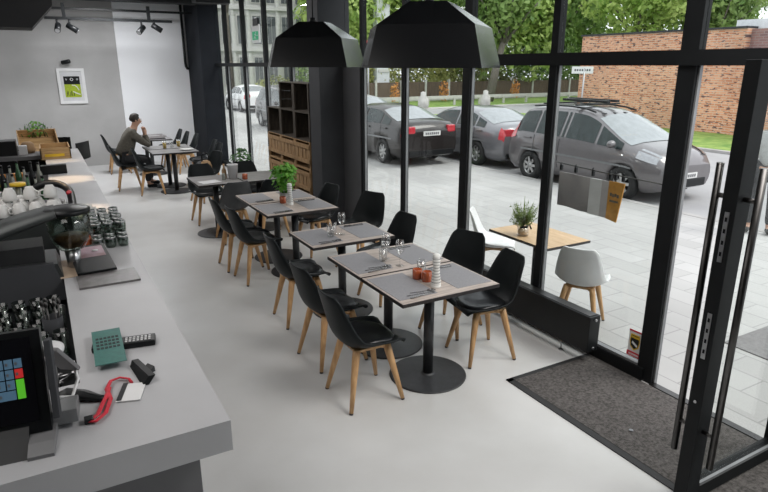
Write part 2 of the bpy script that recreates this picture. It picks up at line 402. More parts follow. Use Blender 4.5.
# open glass door, perpendicular to the glazing, hinged at the near jamb
LY = 1.50; LX = 2.67
d = struct(thing('door_1', 'open black framed glass door leaf with long steel bar handles', None, (0, 0, 0)))
b = MB().b2((LX, LY, .02), (LX + .105, LY + .07, 2.265), bev=.003).b2((3.50, LY, .02), (3.61, LY + .07, 2.265), bev=.003)
b.b2((LX + .1, LY, .02), (3.51, LY + .07, .105)).b2((LX + .1, LY, 2.15), (3.51, LY + .07, 2.265))
b.build('door_frame', M['frame'], d)
MB().b2((LX + .105, LY + .03, .105), (3.50, LY + .04, 2.15)).build('door_glass', M['glass'], d)
MB().b2((LX + .105, LY - .004, .10), (3.50, LY + .012, .118)).build('glazing_bead', M['bead'], d)
for s_, y in ((-1, LY - .065), (1, LY + .135)):
    h = MB().cyl((LX + .05, y, .27), (LX + .05, y, 1.81), .017, n=14).build('pull_handle', M['steeld'], d)
    for z in (.45, 1.66):
        MB().cyl((LX + .05, y, z), (LX + .05, LY if s_ < 0 else LY + .07, z), .012, n=10).build('handle_bracket', M['steeld'], h)
for z0, z1 in ((1.36, 1.60), (.86, 1.10)):
    p = MB().b2((LX - .003, LY + .024, z0), (LX + .001, LY + .046, z1)).build('lock_plate', M['steel'], d)
    t = MB()
    for k in range(4): t.b2((LX - .005, LY + .030, z0 + .03 + k * .055), (LX - .002, LY + .040, z0 + .05 + k * .055))
    t.build('bolt', M['frame'], p)
MB().cyl((LX + .001, LY + .035, .62), (LX - .004, LY + .035, .62), .008, n=8).build('screw_cover', M['steel'], d)

# entrance mat
m_ = thing('entrance_mat', 'large dark grey carpet entrance mat inside the open door', 'mat', (0, 0, 0))
MB().b2((2.79, .25, 0.0), (3.59, 2.96, .010)).build('carpet', M['carpet'], m_)
t = MB()
t.b2((2.74, .2, 0), (2.79, 3.0, .008)).b2((2.74, 2.96, 0), (3.6, 3.0, .008)).b2((2.74, .2, 0), (3.6, .25, .008))
t.build('rubber_edge', M['rubber'], m_)
tag(MB().cyl((0, 0, 0), (0, 0, .006), .013, n=14).build('metal_disc', M['steel'], loc=(3.00, 2.10, .010)), 'tiny round metal disc lying on the middle of the entrance mat', 'disc')

# low heater in front of the near pane
h = thing('convector_heater', 'long low black convector heater standing along the window beside the mat', 'heater', (3.44, 2.88, 0))
MB().b2((0, 0, .10), (.115, 1.75, .395), bev=.006).build('casing', M['black'], h)
MB().b2((.015, .02, .395), (.10, 1.73, .400)).build('top_grille', M['steeld'], h)
for z in (.13, .365):
    MB().cyl((.06, 0, z), (.06, -.012, z), .011, n=10).build('end_bolt', M['steel'], h)
for y in (.29, 1.45):
    MB().cyl((.03, y, 0), (.03, y, .105), .006, n=8).cyl((.03, y, 0), (.03, y, .006), .02, n=12).build('foot', M['steel'], h)

# sticker on the glass by the door post
st = thing('window_sticker', 'small security sticker with yellow and black shield on glass by door post', 'sticker', (3.646, 2.60, .14))
MB().b2((-.002, 0, 0), (0, .135, .255)).build('backing', M['white'], st)
MB().b2((-.004, -.004, 0), (-.002, .139, .045)).build('red_band', M['red'], st)
MB().b2((-.004, 0, .238), (-.002, .135, .252)).build('red_band', M['red'], st)
pts = [(.0, .115), (.05, .085), (.055, .16), (.05, .21), (0, .222), (-.05, .21), (-.055, .16), (-.05, .085)]
sh = [(y + .0675, z) for y, z in [(0, .062), (.042, .095), (.052, .15), (.046, .215), (-.046, .215), (-.052, .15), (-.042, .095)]]
MB().prism([(-.0035, y, z) for y, z in sh], (-.0015, 0, 0)).build('shield', M['yellow'], st)
MB().prism([(-.0052, .0675 + (y - .0675) * .84, .148 + (z - .148) * .84) for y, z in sh], (-.001, 0, 0)).build('shield_face', M['black'], st)
t = MB()
for k in range(6): t.b2((-.0075, .0285 + k * .013, .178), (-.0065, .0375 + k * .013, .198))
t.build('shield_marks', M['yellow'], st)
MB().prism([(-.0065, .04, .10), (-.0065, .095, .13), (-.0065, .09, .15), (-.0065, .036, .12)], (-.001, 0, 0)).build('shield_emblem', M['white'], st)
t = MB()
for k in range(9): t.b2((-.0055, .016 + k * .0115, .014), (-.0045, .024 + k * .0115, .030))
t.build('band_marks', M['white'], st)
st.scale = (1, .84, .84); st.location = (3.646, 2.563, .135)

# exit sign hanging at a far mullion
e = thing('exit_sign', 'small green and white exit pictogram sign hung on far window mullion', 'sign', (3.50, 10.72, 2.62))
MB().b2((-.012, -.20, 0), (.012, .20, .30)).b2((-.01, -.03, .3), (.01, .03, .42)).build('case', M['white'], e)
MB().b2((-.016, -.15, .05), (-.012, .17, .19)).build('pictogram_field', M['exitg'], e)
t = MB().cyl((-.018, -.03, .165), (-.016, -.03, .165), .014, n=10)
for a, c_ in (((.02, .145), (-.05, .12)), ((-.01, .14), (.02, .10)), ((.02, .10), (-.03, .07)), ((.02, .10), (.07, .075)), ((-.09, .12), (-.13, .12))):
    t.tube([(-.017, a[0], a[1]), (-.017, c_[0], c_[1])], .008, 6)
t.build('running_figure', M['white'], e)
MB().b2((-.02, -.16, .28), (.02, .10, .40)).build('lamp_box', M['black'], e)

# conduit pipe on the back corner
tag(MB().tube([(0, 0, 3.6), (0, 0, 2.32), (.01, -.005, 2.22), (.03, -.01, 2.17), (.075, -.01, 2.17)], .03, 10).build('conduit_pipe', M['black'], loc=(3.22, 15.33, 0)),
    'vertical black conduit pipe running down the white back wall at its corner', 'pipe')

# picture and picture light
pf = thing('wall_picture', 'white framed green and black poster on the grey back wall', 'picture', (.46, BACK, 1.42))
t = MB()
for a, c_ in (((0, 0), (.55, .06)), ((0, .70), (.55, .76)), ((0, .06), (.06, .70)), ((.49, .06), (.55, .70))):
    t.b2((a[0], -.04, a[1]), (c_[0], 0, c_[1]))
t.build('frame', M['white'], pf)
MB().b2((.06, -.02, .06), (.49, -.005, .70)).build('mount_board', M['greyl'], pf)
MB().b2((.12, -.024, .14), (.44, -.02, .42)).build('poster_field', M['ygrn'], pf)
MB().b2((.12, -.024, .42), (.44, -.02, .59)).build('poster_band', M['black'], pf)
t = MB()
for k, r_ in enumerate((.018, .034, .02)):
    t.lathe([(r_ * .6, -.001), (r_, -.001), (r_, .002), (r_ * .6, .002), (r_ * .6, -.001)], c=(.17 + k * .11, -.026, .525), n=14, axis=Matrix.Rotation(PI / 2, 3, 'X'))
t.build('poster_rings', M['greyl'], pf)
t = MB()
t.tube([(.27, -.026, .40), (.33, -.026, .395), (.37, -.026, .36), (.40, -.026, .29)], .012, 6)
t.tube([(.28, -.026, .265), (.33, -.026, .235), (.42, -.026, .195)], .014, 6)
t.build('poster_stroke', M['white'], pf)
t = MB()
for k in range(5): t.tube([(.15 + k * .035, -.026, .17), (.15 + k * .035 + .01 * (-1) ** k, -.026, .25 + .03 * (k % 2))], .007, 5)
t.build('poster_marks', M['black'], pf)
pl = thing('picture_light', 'small black spotlight on the wall above the framed poster', 'lamp', (.62, BACK, 2.27))
MB().cyl((0, 0, .02), (.02, -.10, .03), .012, n=8).build('arm', M['black'], pl)
MB().cyl((-.02, -.06, .03), (.13, -.14, .06), .045, n=14).build('head', M['black'], pl)

# ceiling tracks with spots
def rail(name, lab, x0, x1, y, z, r_):
    return tag(MB().b2((x0, -r_, -r_), (x1, r_, r_)).build(name, M['black'], loc=(0, y, z)), lab, 'rail')
rail('track_rail', 'black ceiling track carrying four spotlights, the lower and shorter of the two rails', .35, 2.74, 14.0, 3.13, .025)
rail('track_rail', 'upper black ceiling rail above the spotlight track, reaching the corner column', .35, 3.42, 14.6, 3.36, .022)
sp = thing('track_spotlight', '', 'lamp', (0, 0, 0), 0, 'track spotlights near the back wall')
MB().cyl((0, 0, 0), (0, 0, -.12), .018, n=10).build('stem', M['black'], sp)
hh = MB().cyl((0, .05, -.10), (.03, -.13, -.22), .055, n=16).build('head', M['black'], sp)
MB().cyl((.0301, -.1306, -.2204), (.031, -.134, -.223), .045, n=16).build('lens', M['steel'], hh)
P = Proto(sp)
P.put((.56, 14.0, 3.11), R(-20), 'leftmost of the four black track spotlights by the bulkhead')
P.put((.78, 14.0, 3.11), R(60), 'second from left of the four black track spotlights, beside the bulkhead')
P.put((2.12, 14.0, 3.11), R(-50), 'third from left of the four black track spotlights, hanging lowest over the man')
P.put((2.38, 14.0, 3.16), R(70), 'rightmost of the four black track spotlights near the rail end')
tag(MB().b2((-.03, -.03, 0), (.03, .03, .26)).build('rail_hanger', M['black'], loc=(.70, 14.0, 3.155)), 'black drop hanger holding the track above the left spotlights', 'hanger')
tag(MB().b2((-.03, -.03, 0), (.03, .03, .26)).build('rail_hanger', M['black'], loc=(2.28, 14.0, 3.155)), 'black drop hanger holding the track above the right spotlights', 'hanger')

# pendant lamps
def pendant(lab, x, y, rz, w=.965):
    p = thing('pendant_lamp', lab, 'lamp', (x, y, 2.225), rz, 'faceted black pendant lamps')
    def ring(sc, z, wt=1.0):
        z = z * .97
        return [(sc * w / .9 * a, sc * w / .9 * b_, z) for a, b_ in ((.325, -.40), (.46, .18), (0, .50), (-.46, .18), (-.325, -.40))]
    t = MB(); t.grid([ring(1, 0), ring(.85, .265), ring(.335, .42)], smooth=False, close_u=True); t.poly(ring(.335, .42))
    t.build('shade', M['lampm'], p)
    t = MB(); t.grid([ring(1, .001), ring(.985, .001), ring(.838, .258), ring(.33, .410)], smooth=False, close_u=True)
    t.build('shade_lining', M['lampm'], p)
    MB().cyl((0, 0, .40), (0, 0, .45), .03, n=12).cyl((0, 0, .2), (0, 0, .37), .025, n=12).build('socket', M['black'], p)
    MB().cyl((0, 0, .44), (0, 0, 1.39), .006, n=8).build('cord', M['black'], p)
    MB().sphere((0, 0, .15), .055).build('bulb', M['white'], p)
    return p
pendant('larger nearer black faceted pendant lamp, hanging over the frontmost tables', 2.335, 3.52, R(-37))
pendant('second black faceted pendant lamp, hanging farther back in front of the crate shelf', 2.40, 5.62, R(-30))
# ------------------------------------------------------------------ chairs
def cr(pts, n):
    """Catmull-Rom through tuples"""
    out = []; P_ = [pts[0]] + list(pts) + [pts[-1]]
    for i in range(1, len(P_) - 2):
        for k in range(n):
            t = k / n; a, b_, c_, d_ = P_[i - 1], P_[i], P_[i + 1], P_[i + 2]
            out.append(tuple(.5 * ((2 * b_[j]) + (-a[j] + c_[j]) * t + (2 * a[j] - 5 * b_[j] + 4 * c_[j] - d_[j]) * t * t + (-a[j] + 3 * b_[j] - 3 * c_[j] + d_[j]) * t ** 3) for j in range(len(b_))))
    out.append(tuple(pts[-1])); return out

def make_chair(name, shellm, seatm, cat='chair'):
    c = thing(name, '', cat)
    # profile: x, z, half width, edge lift
    prof = cr([(.225, .425, .17, .01), (.20, .445, .215, .03), (.08, .430, .238, .055), (-.06, .425, .238, .075), (-.155, .452, .232, .085),
               (-.205, .53, .223, .075), (-.232, .63, .206, .055), (-.258, .73, .182, .04), (-.275, .790, .162, .03), (-.284, .828, .128, .02)], 3)
    rows_o, rows_i = [], []
    NU = 12
    for i, (x, z, w, lf) in enumerate(prof):
        a = prof[max(i - 1, 0)]; b_ = prof[min(i + 1, len(prof) - 1)]
        tx, tz = b_[0] - a[0], b_[1] - a[1]; L = math.hypot(tx, tz); nx, nz = -tz / L, tx / L
        nx, nz = -nx, -nz      # towards the sitter
        if nz < 0 and abs(nx) < .3: nx, nz = -nx, -nz
        ro, ri = [], []
        for k in range(NU + 1):
            u = -1 + 2 * k / NU
            uu = math.copysign(abs(u) ** .9, u)
            off = lf * abs(u) ** 2.4
            px, pz = x + nx * off, z + nz * off
            ro.append((px - nx * .006, w * uu, pz - nz * .006)); ri.append((px + nx * .006, w * uu * .985, pz + nz * .006))
        rows_o.append(ro); rows_i.append(ri)
    b = MB(); Vo = b.grid(rows_o); Vi = b.grid(rows_i)
    def rim(A, B):
        for k in range(len(A) - 1):
            f = b.bm.faces.new((A[k], A[k + 1], B[k + 1], B[k])); f.smooth = True
    rim(Vo[0], Vi[0]); rim(Vo[-1], Vi[-1]); rim([r_[0] for r_ in Vo], [r_[0] for r_ in Vi]); rim([r_[-1] for r_ in Vo], [r_[-1] for r_ in Vi])
    b.build('shell', shellm, c)
    # seat pad
    b = MB(); n = 28; rows = []
    def ring(sc, z): 
        o = []
        for k in range(n):
            a = 2 * PI * k / n; ca, sa = math.cos(a), math.sin(a)
            e = 2.5
            q = (abs(ca) ** e + abs(sa) ** e) ** (-1 / e)
            x = .030 + .180 * sc * q * ca; y = .193 * sc * q * sa
            o.append((x, y, z + .028 * (y / .2) ** 2 * max(.1, min(1, (.20 - x) / .16))))
        return o
    b.grid([ring(.90, .432), ring(.99, .442), ring(1, .455), ring(.95, .468), ring(.80, .474), ring(.4, .473), ring(.02, .472)], close_u=True)
    b.build('seat_pad', seatm, c)
    # frame under the seat + legs
    b = MB()
    for sx, sy in ((1, 1), (1, -1)):
        b.tube([(.125 * sx + .01, .12 * sy, .395), (-.115 * sx + .01, -.12 * sy, .395)], .017, 8)
    b.box((.01, 0, .412), (.26, .26, .018), bev=.004)
    b.build('seat_frame', M['beech'], c)
    for sx, sy in ((1, 1), (1, -1), (-1, 1), (-1, -1)):
        t0 = Vector((.115 * sx + .01, .115 * sy, .418)); t1 = Vector((.20 * sx + .01, .195 * sy, .012))
        l = MB().tube([t0, t0.lerp(t1, .12), t0.lerp(t1, .5), t1], [.026, .0270, .0215, .0145], 10).build('leg', M['beech'], c)
        MB().cyl(t1, (t1.x + .002 * sx, t1.y + .002 * sy, 0), .0145, .013, n=10).build('leg_glide', M['footpad'], l)
    return c

CH = Proto(make_chair('shell_chair', M['shell'], M['leather']))
CG = Proto(make_chair('shell_chair', M['shellg'], M['leather']))
CW = Proto(make_chair('terrace_chair', M['white'], M['white']))
def ch(x, y, deg, lab, pr=CH, z=0, g='black shell chairs with wooden legs'):
    return pr.put((x, y, z), R(deg), lab, g)
# bar side of the long row, facing the window
ch(1.725, 3.35, 0, 'black shell chair nearest the camera, bar side of the frontmost table')
ch(1.765, 3.98, 4, 'black shell chair second from front in the row on the bar side')
ch(1.845, 4.83, -2, 'black shell chair third from front in the row on the bar side')
ch(1.845, 6.08, 4, 'black shell chair fourth from front on the bar side, by the basil table')
ch(1.80, 6.60, 0, 'black shell chair fifth and last on the bar side of the long row')
# window side
ch(2.85, 3.44, 172, 'black shell chair on the window side of the frontmost table, beside the heater')
ch(2.945, 3.985, 202, 'black shell chair second from front on the window side, half behind the nearest one')
ch(2.80, 4.90, 186, 'black shell chair by window whose low back shows beyond the second table')
ch(3.03, 5.90, 205, 'black shell chair with tall back right against the window beside the grey pillar')
ch(2.80, 6.66, 190, 'black shell chair in front of the grey pillar, window side of the basil table')
# sixth table group
ch(2.06, 7.69, 92, 'graphite grey shell chair turned with its back to us before the dark far table', CG)
ch(2.56, 7.66, 90, 'black shell chair tucked under the dark table right of the graphite chair')
ch(1.99, 8.86, -88, 'black shell chair facing us behind the left end of the dark far table')
ch(2.62, 8.80, -92, 'black shell chair facing us behind the right end of the dark far table')
# far tables
ch(1.30, 12.08, -4, 'black shell chair on which the seated man sits')
ch(1.61, 11.42, -8, 'empty black shell chair in front of the seated man, nearer the bar')
ch(1.36, 14.10, 0, 'black shell chair behind the back of the seated man')
ch(2.55, 14.55, 180, 'leftmost of the three black chair backs against the white wall')
ch(2.58, 13.95, 180, 'middle one of the three black chair backs against the white wall')
ch(2.66, 13.40, 180, 'rightmost of the three black chair backs against the white wall')
ch(2.68, 11.55, 182, 'black shell chair right of the table of the seated man, nearer us')
ch(2.72, 12.10, 178, 'black shell chair right of the table of the seated man, farther back')
ch(2.35, 10.35, 200, 'black shell chair alone between the far tables, holding the tan bag')
OZ = -.13
ch(4.20, 3.66, 31, 'white shell chair on the terrace with its back to the glass', CW, OZ, 'white terrace chairs')
ch(4.27, 5.02, -42, 'white shell chair on the far side of the terrace table', CW, OZ, 'white terrace chairs')

# ------------------------------------------------------------------ tables
def make_table(name, top, wx=.81, wy=.585):
    t = thing(name, '', 'table')
    b = MB(); b.mi = 1; b.box((0, 0, .737), (wx, wy, .024)); b.mi = 0; b.b2((-wx / 2 + .004, -wy / 2 + .004, .749), (wx / 2 - .004, wy / 2 - .004, .7505))
    b.build('tabletop', [top, M['tedge']], t)
    MB().cyl((0, 0, .012), (0, 0, .725), .038, n=20).build('pole', M['polem'], t)
    MB().box((0, 0, .718), (.34, .34, .014)).build('mounting_plate', M['polem'], t)
    MB().lathe([(0, 0), (.288, 0), (.29, .004), (.288, .010), (.284, .012), (.275, .0122), (.06, .0125), (.05, .015), (.05, .022), (0, .022)], n=48).build('base_plate', M['basem'], t)
    return t
TA = Proto(make_table('dining_table', M['ttop'])); TD = Proto(make_table('dining_table', M['ttopd'], .60, .72)); TE = Proto(make_table('dining_table', M['ttopd']))
G = 'dining tables on round base plates'
TABS = [(2.285, 3.365), (2.285, 3.965), (2.275, 4.82), (2.31, 6.095), (2.31, 6.70)]
names = ['frontmost table', 'second table from front', 'third table from front', 'nearer basil table', 'farther basil table']
tl = ['grey oak dining table at the front of the row, with amber candle holders',
      'grey oak dining table pushed against the frontmost one, with wine glasses',
      'grey oak dining table standing alone in mid row, third from front',
      'grey oak dining table of the basil pair, nearer to the camera',
      'grey oak dining table of the basil pair, farther from the camera']
for (x, y), l in zip(TABS, tl): TA.put((x, y, 0), 0, l, G)
TD.put((1.96, 8.15, 0), 0, 'dark grey dining table at left, with bucket, before the crate shelf', G)
TD.put((2.57, 8.15, 0), 0, 'dark grey dining table at right, touching its twin near the crates', G)
TE.put((2.04, 11.42, 0), 0, 'dark grey dining table of the far pair where the man sits, nearer to us', G)
TE.put((2.04, 12.05, 0), 0, 'dark grey dining table at the elbow of the seated man', G)
TE.put((1.98, 13.60, 0), 0, 'dark grey dining table behind the man, in front of three chair backs', G)
TE.put((1.98, 14.25, 0), 0, 'dark grey dining table at the very back, nearest the white wall', G)
TT = thing('terrace_table', 'pale oak topped terrace table with plant, outside behind the glass', 'table', (4.18, 4.25, OZ))
b = MB(); b.mi = 1; b.box((0, 0, .737), (.58, .82, .024)); b.mi = 0; b.b2((-.287, -.407, .749), (.287, .407, .7505)); b.build('tabletop', [M['outwood'], M['tedge']], TT)
MB().cyl((0, 0, .01), (0, 0, .73), .04, n=16).build('pole', M['polem'], TT)
MB().lathe([(0, 0), (.26, 0), (.26, .012), (.05, .015), (0, .015)], n=32).build('base_plate', M['basem'], TT)

# ------------------------------------------------------------------ table settings
def knife_bm():
    b = MB(); b.box((0, -.045, .003), (.012, .10, .006), bev=.002); b.box((0, .055, .002), (.015, .11, .003), bev=.001); return b
def fork_bm():
    b = MB(); b.box((0, -.04, .003), (.008, .13, .004), bev=.001); b.box((0, .045, .004), (.024, .04, .003), bev=.001)
    for k in range(4): b.box((-.009 + k * .006, .083, .006), (.003, .045, .002))
    return b
def spoon_bm():
    b = MB(); b.box((0, -.03, .003), (.008, .13, .004), bev=.001); b.sphere((0, .065, .006), .022, 1, 1.5, .22); return b
PM = Proto(MB().box((0, 0, .0012), (.30, .47, .0024)).build('placemat', M['placemat']))
KN = Proto(knife_bm().build('knife', M['cutl'])); FK = Proto(fork_bm().build('fork', M['cutl'])); SP = Proto(spoon_bm().build('spoon', M['cutl']))
def put(pr, cat, lab, g, loc, deg):
    o = pr.put(loc, R(deg), lab, g); o['category'] = cat; return o
TZ = .7505
for i, (x, y) in enumerate(TABS):
    for s_ in (-1, 1):
        side = 'bar side' if s_ < 0 else 'window side'
        put(PM, 'placemat', 'grey placemat on the %s of the %s' % (side, names[i]), 'grey placemats', (x + s_ * .235, y + .03 * (-s_) * 0 + .012, TZ), 0)
        # cutlery lies across the table at the near or far end of the mat
        near = -1 if s_ < 0 else 1
        cx, cy = x + s_ * .22, y + near * .205
        put(KN, 'knife', 'knife on the %s of the %s' % (side, names[i]), 'table knives', (cx + .01, cy - .012, TZ + .0024), -84 if s_ < 0 else 88)
        put(FK, 'fork', 'fork on the %s of the %s' % (side, names[i]), 'table forks', (cx + .02, cy + .022, TZ + .0024), -92 if s_ < 0 else 93)
        if i < 2 and s_ < 0:
            put(SP, 'spoon', 'spoon crossing the fork on the bar side of the %s' % names[i], 'dessert spoons', (cx + .055, cy + .047, TZ + .0024), -100)

def wine_bm():
    b = MB(); b.lathe([(0, 0), (.033, 0), (.032, .003), (.006, .008), (.004, .02), (.004, .085), (.012, .095), (.030, .115), (.037, .14), (.036, .165), (.029, .205),
                       (.027, .205), (.034, .165), (.035, .14), (.028, .117), (.008, .10), (0, .098)], n=20); return b
def tumbler_bm(h_=.10, r_=.036):
    b = MB(); b.lathe([(0, 0), (r_ * .8, 0), (r_ * .85, .004), (r_, h_), (r_ - .003, h_), (r_ * .8, .012), (0, .012)], n=20); return b
WG = Proto(wine_bm().build('wine_glass', M['cglass'])); TG = Proto(tumbler_bm(.115).build('tumbler', M['cglass']))
for pr, cat, lab, x, y in [
    (WG, 'glass', 'left wine glass on the second table from front', 2.16, 3.80), (TG, 'glass', 'tumbler between the wine glasses on second table from front', 2.215, 3.93),
    (WG, 'glass', 'right wine glass on the second table from front', 2.275, 3.77), (WG, 'glass', 'rear wine glass on second table, behind the tumbler', 2.27, 3.98),
    (TG, 'glass', 'left tumbler on the third table from front', 2.14, 4.76), (TG, 'glass', 'rear tumbler on the third table from front', 2.20, 4.84),
    (WG, 'glass', 'wine glass beside the tumblers on the third table from front', 2.27, 4.80), (TG, 'glass', 'empty tumbler behind the candle holders, frontmost table', 2.30, 3.50)]:
    put(pr, cat, lab, 'clear drinking glasses', (x, y, TZ), 0)

# amber candle holders
ca = thing('candle_holder', '', 'candle holder')
MB().lathe([(0, 0), (.033, 0), (.036, .004), (.036, .072), (.032, .074), (.031, .02), (0, .018)], n=24).build('cup', M['amber'], ca)
MB().cyl((0, 0, .018), (0, 0, .045), .027, n=20).build('candle', M['wax'], ca)
CA = Proto(ca)
CA.put((2.235, 3.455, TZ), 0, 'amber glass candle holder farther from camera on frontmost table', 'amber candle holders')
CA.put((2.265, 3.375, TZ), 0, 'amber glass candle holder right beside the mill on frontmost table', 'amber candle holders')
CA.put((2.26, 6.315, TZ), 0, 'amber glass candle holder next to basil pot', 'amber candle holders')
CA.put((2.33, 7.98, TZ), 0, 'small red amber candle holder on dark table beside the bucket', 'amber candle holders')
# ribbed mill
mi = thing('pepper_mill', '', 'mill')
prof = [(0, 0), (.034, 0), (.036, .004), (.036, .018)]
for k in range(9):
    z = .02 + k * .021; r_ = .035 - .011 * min(1, k / 5) + (.003 if k > 6 else 0)
    prof += [(r_ - .0025, z), (r_, z + .003), (r_ - .0005, z + .016), (r_ - .003, z + .019)]
prof += [(.024, .212), (.027, .218), (.026, .236), (.018, .243), (0, .244)]
MB().lathe(prof, n=28).build('body', M['stonew'], mi)
t = MB()
for k in range(9):
    z = .0395 + k * .021; r_ = .035 - .011 * min(1, k / 5) + (.003 if k > 6 else 0)
    t.lathe([(r_ - .006, z - .0022), (r_ - .0012, z - .0022), (r_ - .0012, z + .0022), (r_ - .006, z + .0022)], n=28)
t.build('groove_ring', M['ribd'], mi)
MI = Proto(mi)
MI.put((2.255, 3.245, TZ), 0, 'ribbed white pepper mill on the frontmost table', 'ribbed white mills')
MI.put((2.30, 6.19, TZ), 0, 'ribbed white pepper mill in front of the basil pot', 'ribbed white mills')

def plant_leaves(b, n, rad, hgt, size, c=(0, 0, 0), squash=1.0, asp=.6):
    for k in range(n):
        a = random.uniform(0, 2 * PI); rr = rad * math.sqrt(random.random()); z = random.uniform(0, hgt)
        sh = math.sqrt(max(.05, 1 - (2 * z / hgt - .9) ** 2 * .8))
        p = Vector((c[0] + rr * sh * math.cos(a), c[1] + rr * sh * math.sin(a), c[2] + z))
        nn = Vector((math.cos(a) * rr / rad, math.sin(a) * rr / rad, .9 + random.uniform(-.3, .5))) + Vector((random.uniform(-.5, .5), random.uniform(-.5, .5), 0))
        b.leaf(p, nn, size * random.uniform(.7, 1.25), asp)
bp = thing('potted_basil', 'bushy bright green basil in pale pot on the farther pair of tables', 'plant', (2.32, 6.42, TZ))
MB().lathe([(0, 0), (.045, 0), (.06, .10), (.055, .10), (.045, .085), (0, .085)], n=20).build('pot', M['terracotta'], bp)
b = MB()
for k in range(14):
    a = random.uniform(0, 6.28); b.tube([(.02 * math.cos(a), .02 * math.sin(a), .08), (.10 * math.cos(a), .10 * math.sin(a), random.uniform(.2, .36))], .003, 5)
b.build('stem', M['herb'], bp)
b = MB(); plant_leaves(b, 230, .155, .27, .062, (0, 0, .13), asp=.75)
for (cx, cy, cz) in ((.03, 0, .34), (-.07, .03, .30), (.10, .02, .30), (.02, -.08, .28)): plant_leaves(b, 50, .07, .10, .055, (cx, cy, cz), asp=.75)
o = b.build('leaves', M['herb'], bp); o['kind'] = 'stuff'
# objects on the dark table
bu = thing('metal_bucket', 'pale grey metal cutlery bucket standing on the dark table', 'bucket', (2.20, 8.10, TZ))
MB().lathe([(0, 0), (.055, 0), (.075, .19), (.079, .195), (.075, .197), (.07, .19), (.052, .006), (0, .006)], n=24).build('body', M['greyl'], bu)
tag(MB().lathe([(0, 0), (.03, 0), (.032, .005), (.032, .11), (.012, .15), (.012, .20), (0, .20)], n=16).build('oil_bottle', M['brownb'], loc=(2.10, 8.17, TZ)), 'small dark brown bottle left of the bucket on the dark table', 'bottle')
tag(MB().lathe([(0, 0), (.022, 0), (.024, .005), (.024, .07), (.018, .09), (0, .092)], n=16).build('salt_shaker', M['clearb'], loc=(2.06, 8.06, TZ)), 'small clear shaker at the front left of the dark table', 'shaker')
tag(MB().box((0, 0, .003), (.26, .2, .005)).build('menu_card', M['greyl'], loc=(1.85, 8.0, TZ), rotz=R(12)), 'pale menu card lying on the left end of the dark table', 'menu')
# tan bag with bottle on the lone far chair
bg = thing('shoulder_bag', 'tan leather bag leaning on the lone chair seat between far tables', 'bag', (2.36, 10.35, .475))
b = MB(); b.lathe([(0, 0), (.07, 0), (.10, .05), (.10, .13), (.07, .2), (.03, .22), (0, .22)], n=16); b.build('body', M['brownb'], bg)
MB().tube([(-.06, 0, .17), (-.06, 0, .30), (0, 0, .36), (.06, 0, .30), (.06, 0, .17)], .012, 8).build('strap', M['black'], bg)
# potted plant near the far window
pp = thing('potted_plant', 'dark leaved potted plant on the floor by the far window', 'plant', (3.05, 10.6, 0))
MB().lathe([(0, 0), (.16, 0), (.21, .48), (.2, .50), (.18, .46), (0, .45)], n=24).build('pot', M['black'], pp)
b = MB(); plant_leaves(b, 200, .20, .36, .10, (0, 0, .46), asp=.45); o = b.build('leaves', M['herbd'], pp); o['kind'] = 'stuff'
# the man's table: beer glasses, plates
def beer(lab, x, y, z=TZ):
    t = thing('beer_glass', lab, 'glass', (x, y, z), 0, 'glasses of beer')
    MB().lathe([(0, .008), (.029, .008), (.034, .115), (0, .115)], n=16).build('beer', M['yellow'], t)
    MB().lathe([(0, .115), (.034, .115), (.035, .13), (0, .132)], n=16).build('foam', M['white'], t)
    MB().lathe([(0, 0), (.034, 0), (.039, .15), (.037, .15), (.032, .006), (0, .006)], n=16).build('cup', M['cglass'], t)
beer('left golden beer glass on the table of the seated man', 1.96, 11.80); beer('right golden beer glass on the table of the seated man', 2.24, 11.95)
tag(MB().lathe([(0, 0), (.08, 0), (.13, .018), (.128, .022), (.08, .006), (0, .005)], n=28).build('plate', M['whitec'], loc=(2.28, 11.42, TZ)), 'white plate at the near right of the far pair of tables', 'plate')
put(TG, 'glass', 'clear tumbler between the two beers', 'clear drinking glasses', (2.10, 11.86, TZ), 0)
cr_ = thing('serving_tray', 'dark tray of stacked things on the table behind the man', 'tray', (2.02, 13.6, TZ))
MB().box((0, 0, .01), (.5, .34, .02), bev=.005).build('base', M['black'], cr_)
MB().b2((-.24, -.16, .02), (.24, -.145, .07)).b2((-.24, .145, .02), (.24, .16, .07)).build('rim', M['greyf'], cr_)
tag(MB().box((0, 0, .06), (.34, .22, .03)).build('menu_stack', M['greyl'], loc=(2.02, 13.6, TZ - .025)), 'stack of pale menus lying in the dark tray behind the man', 'menu')

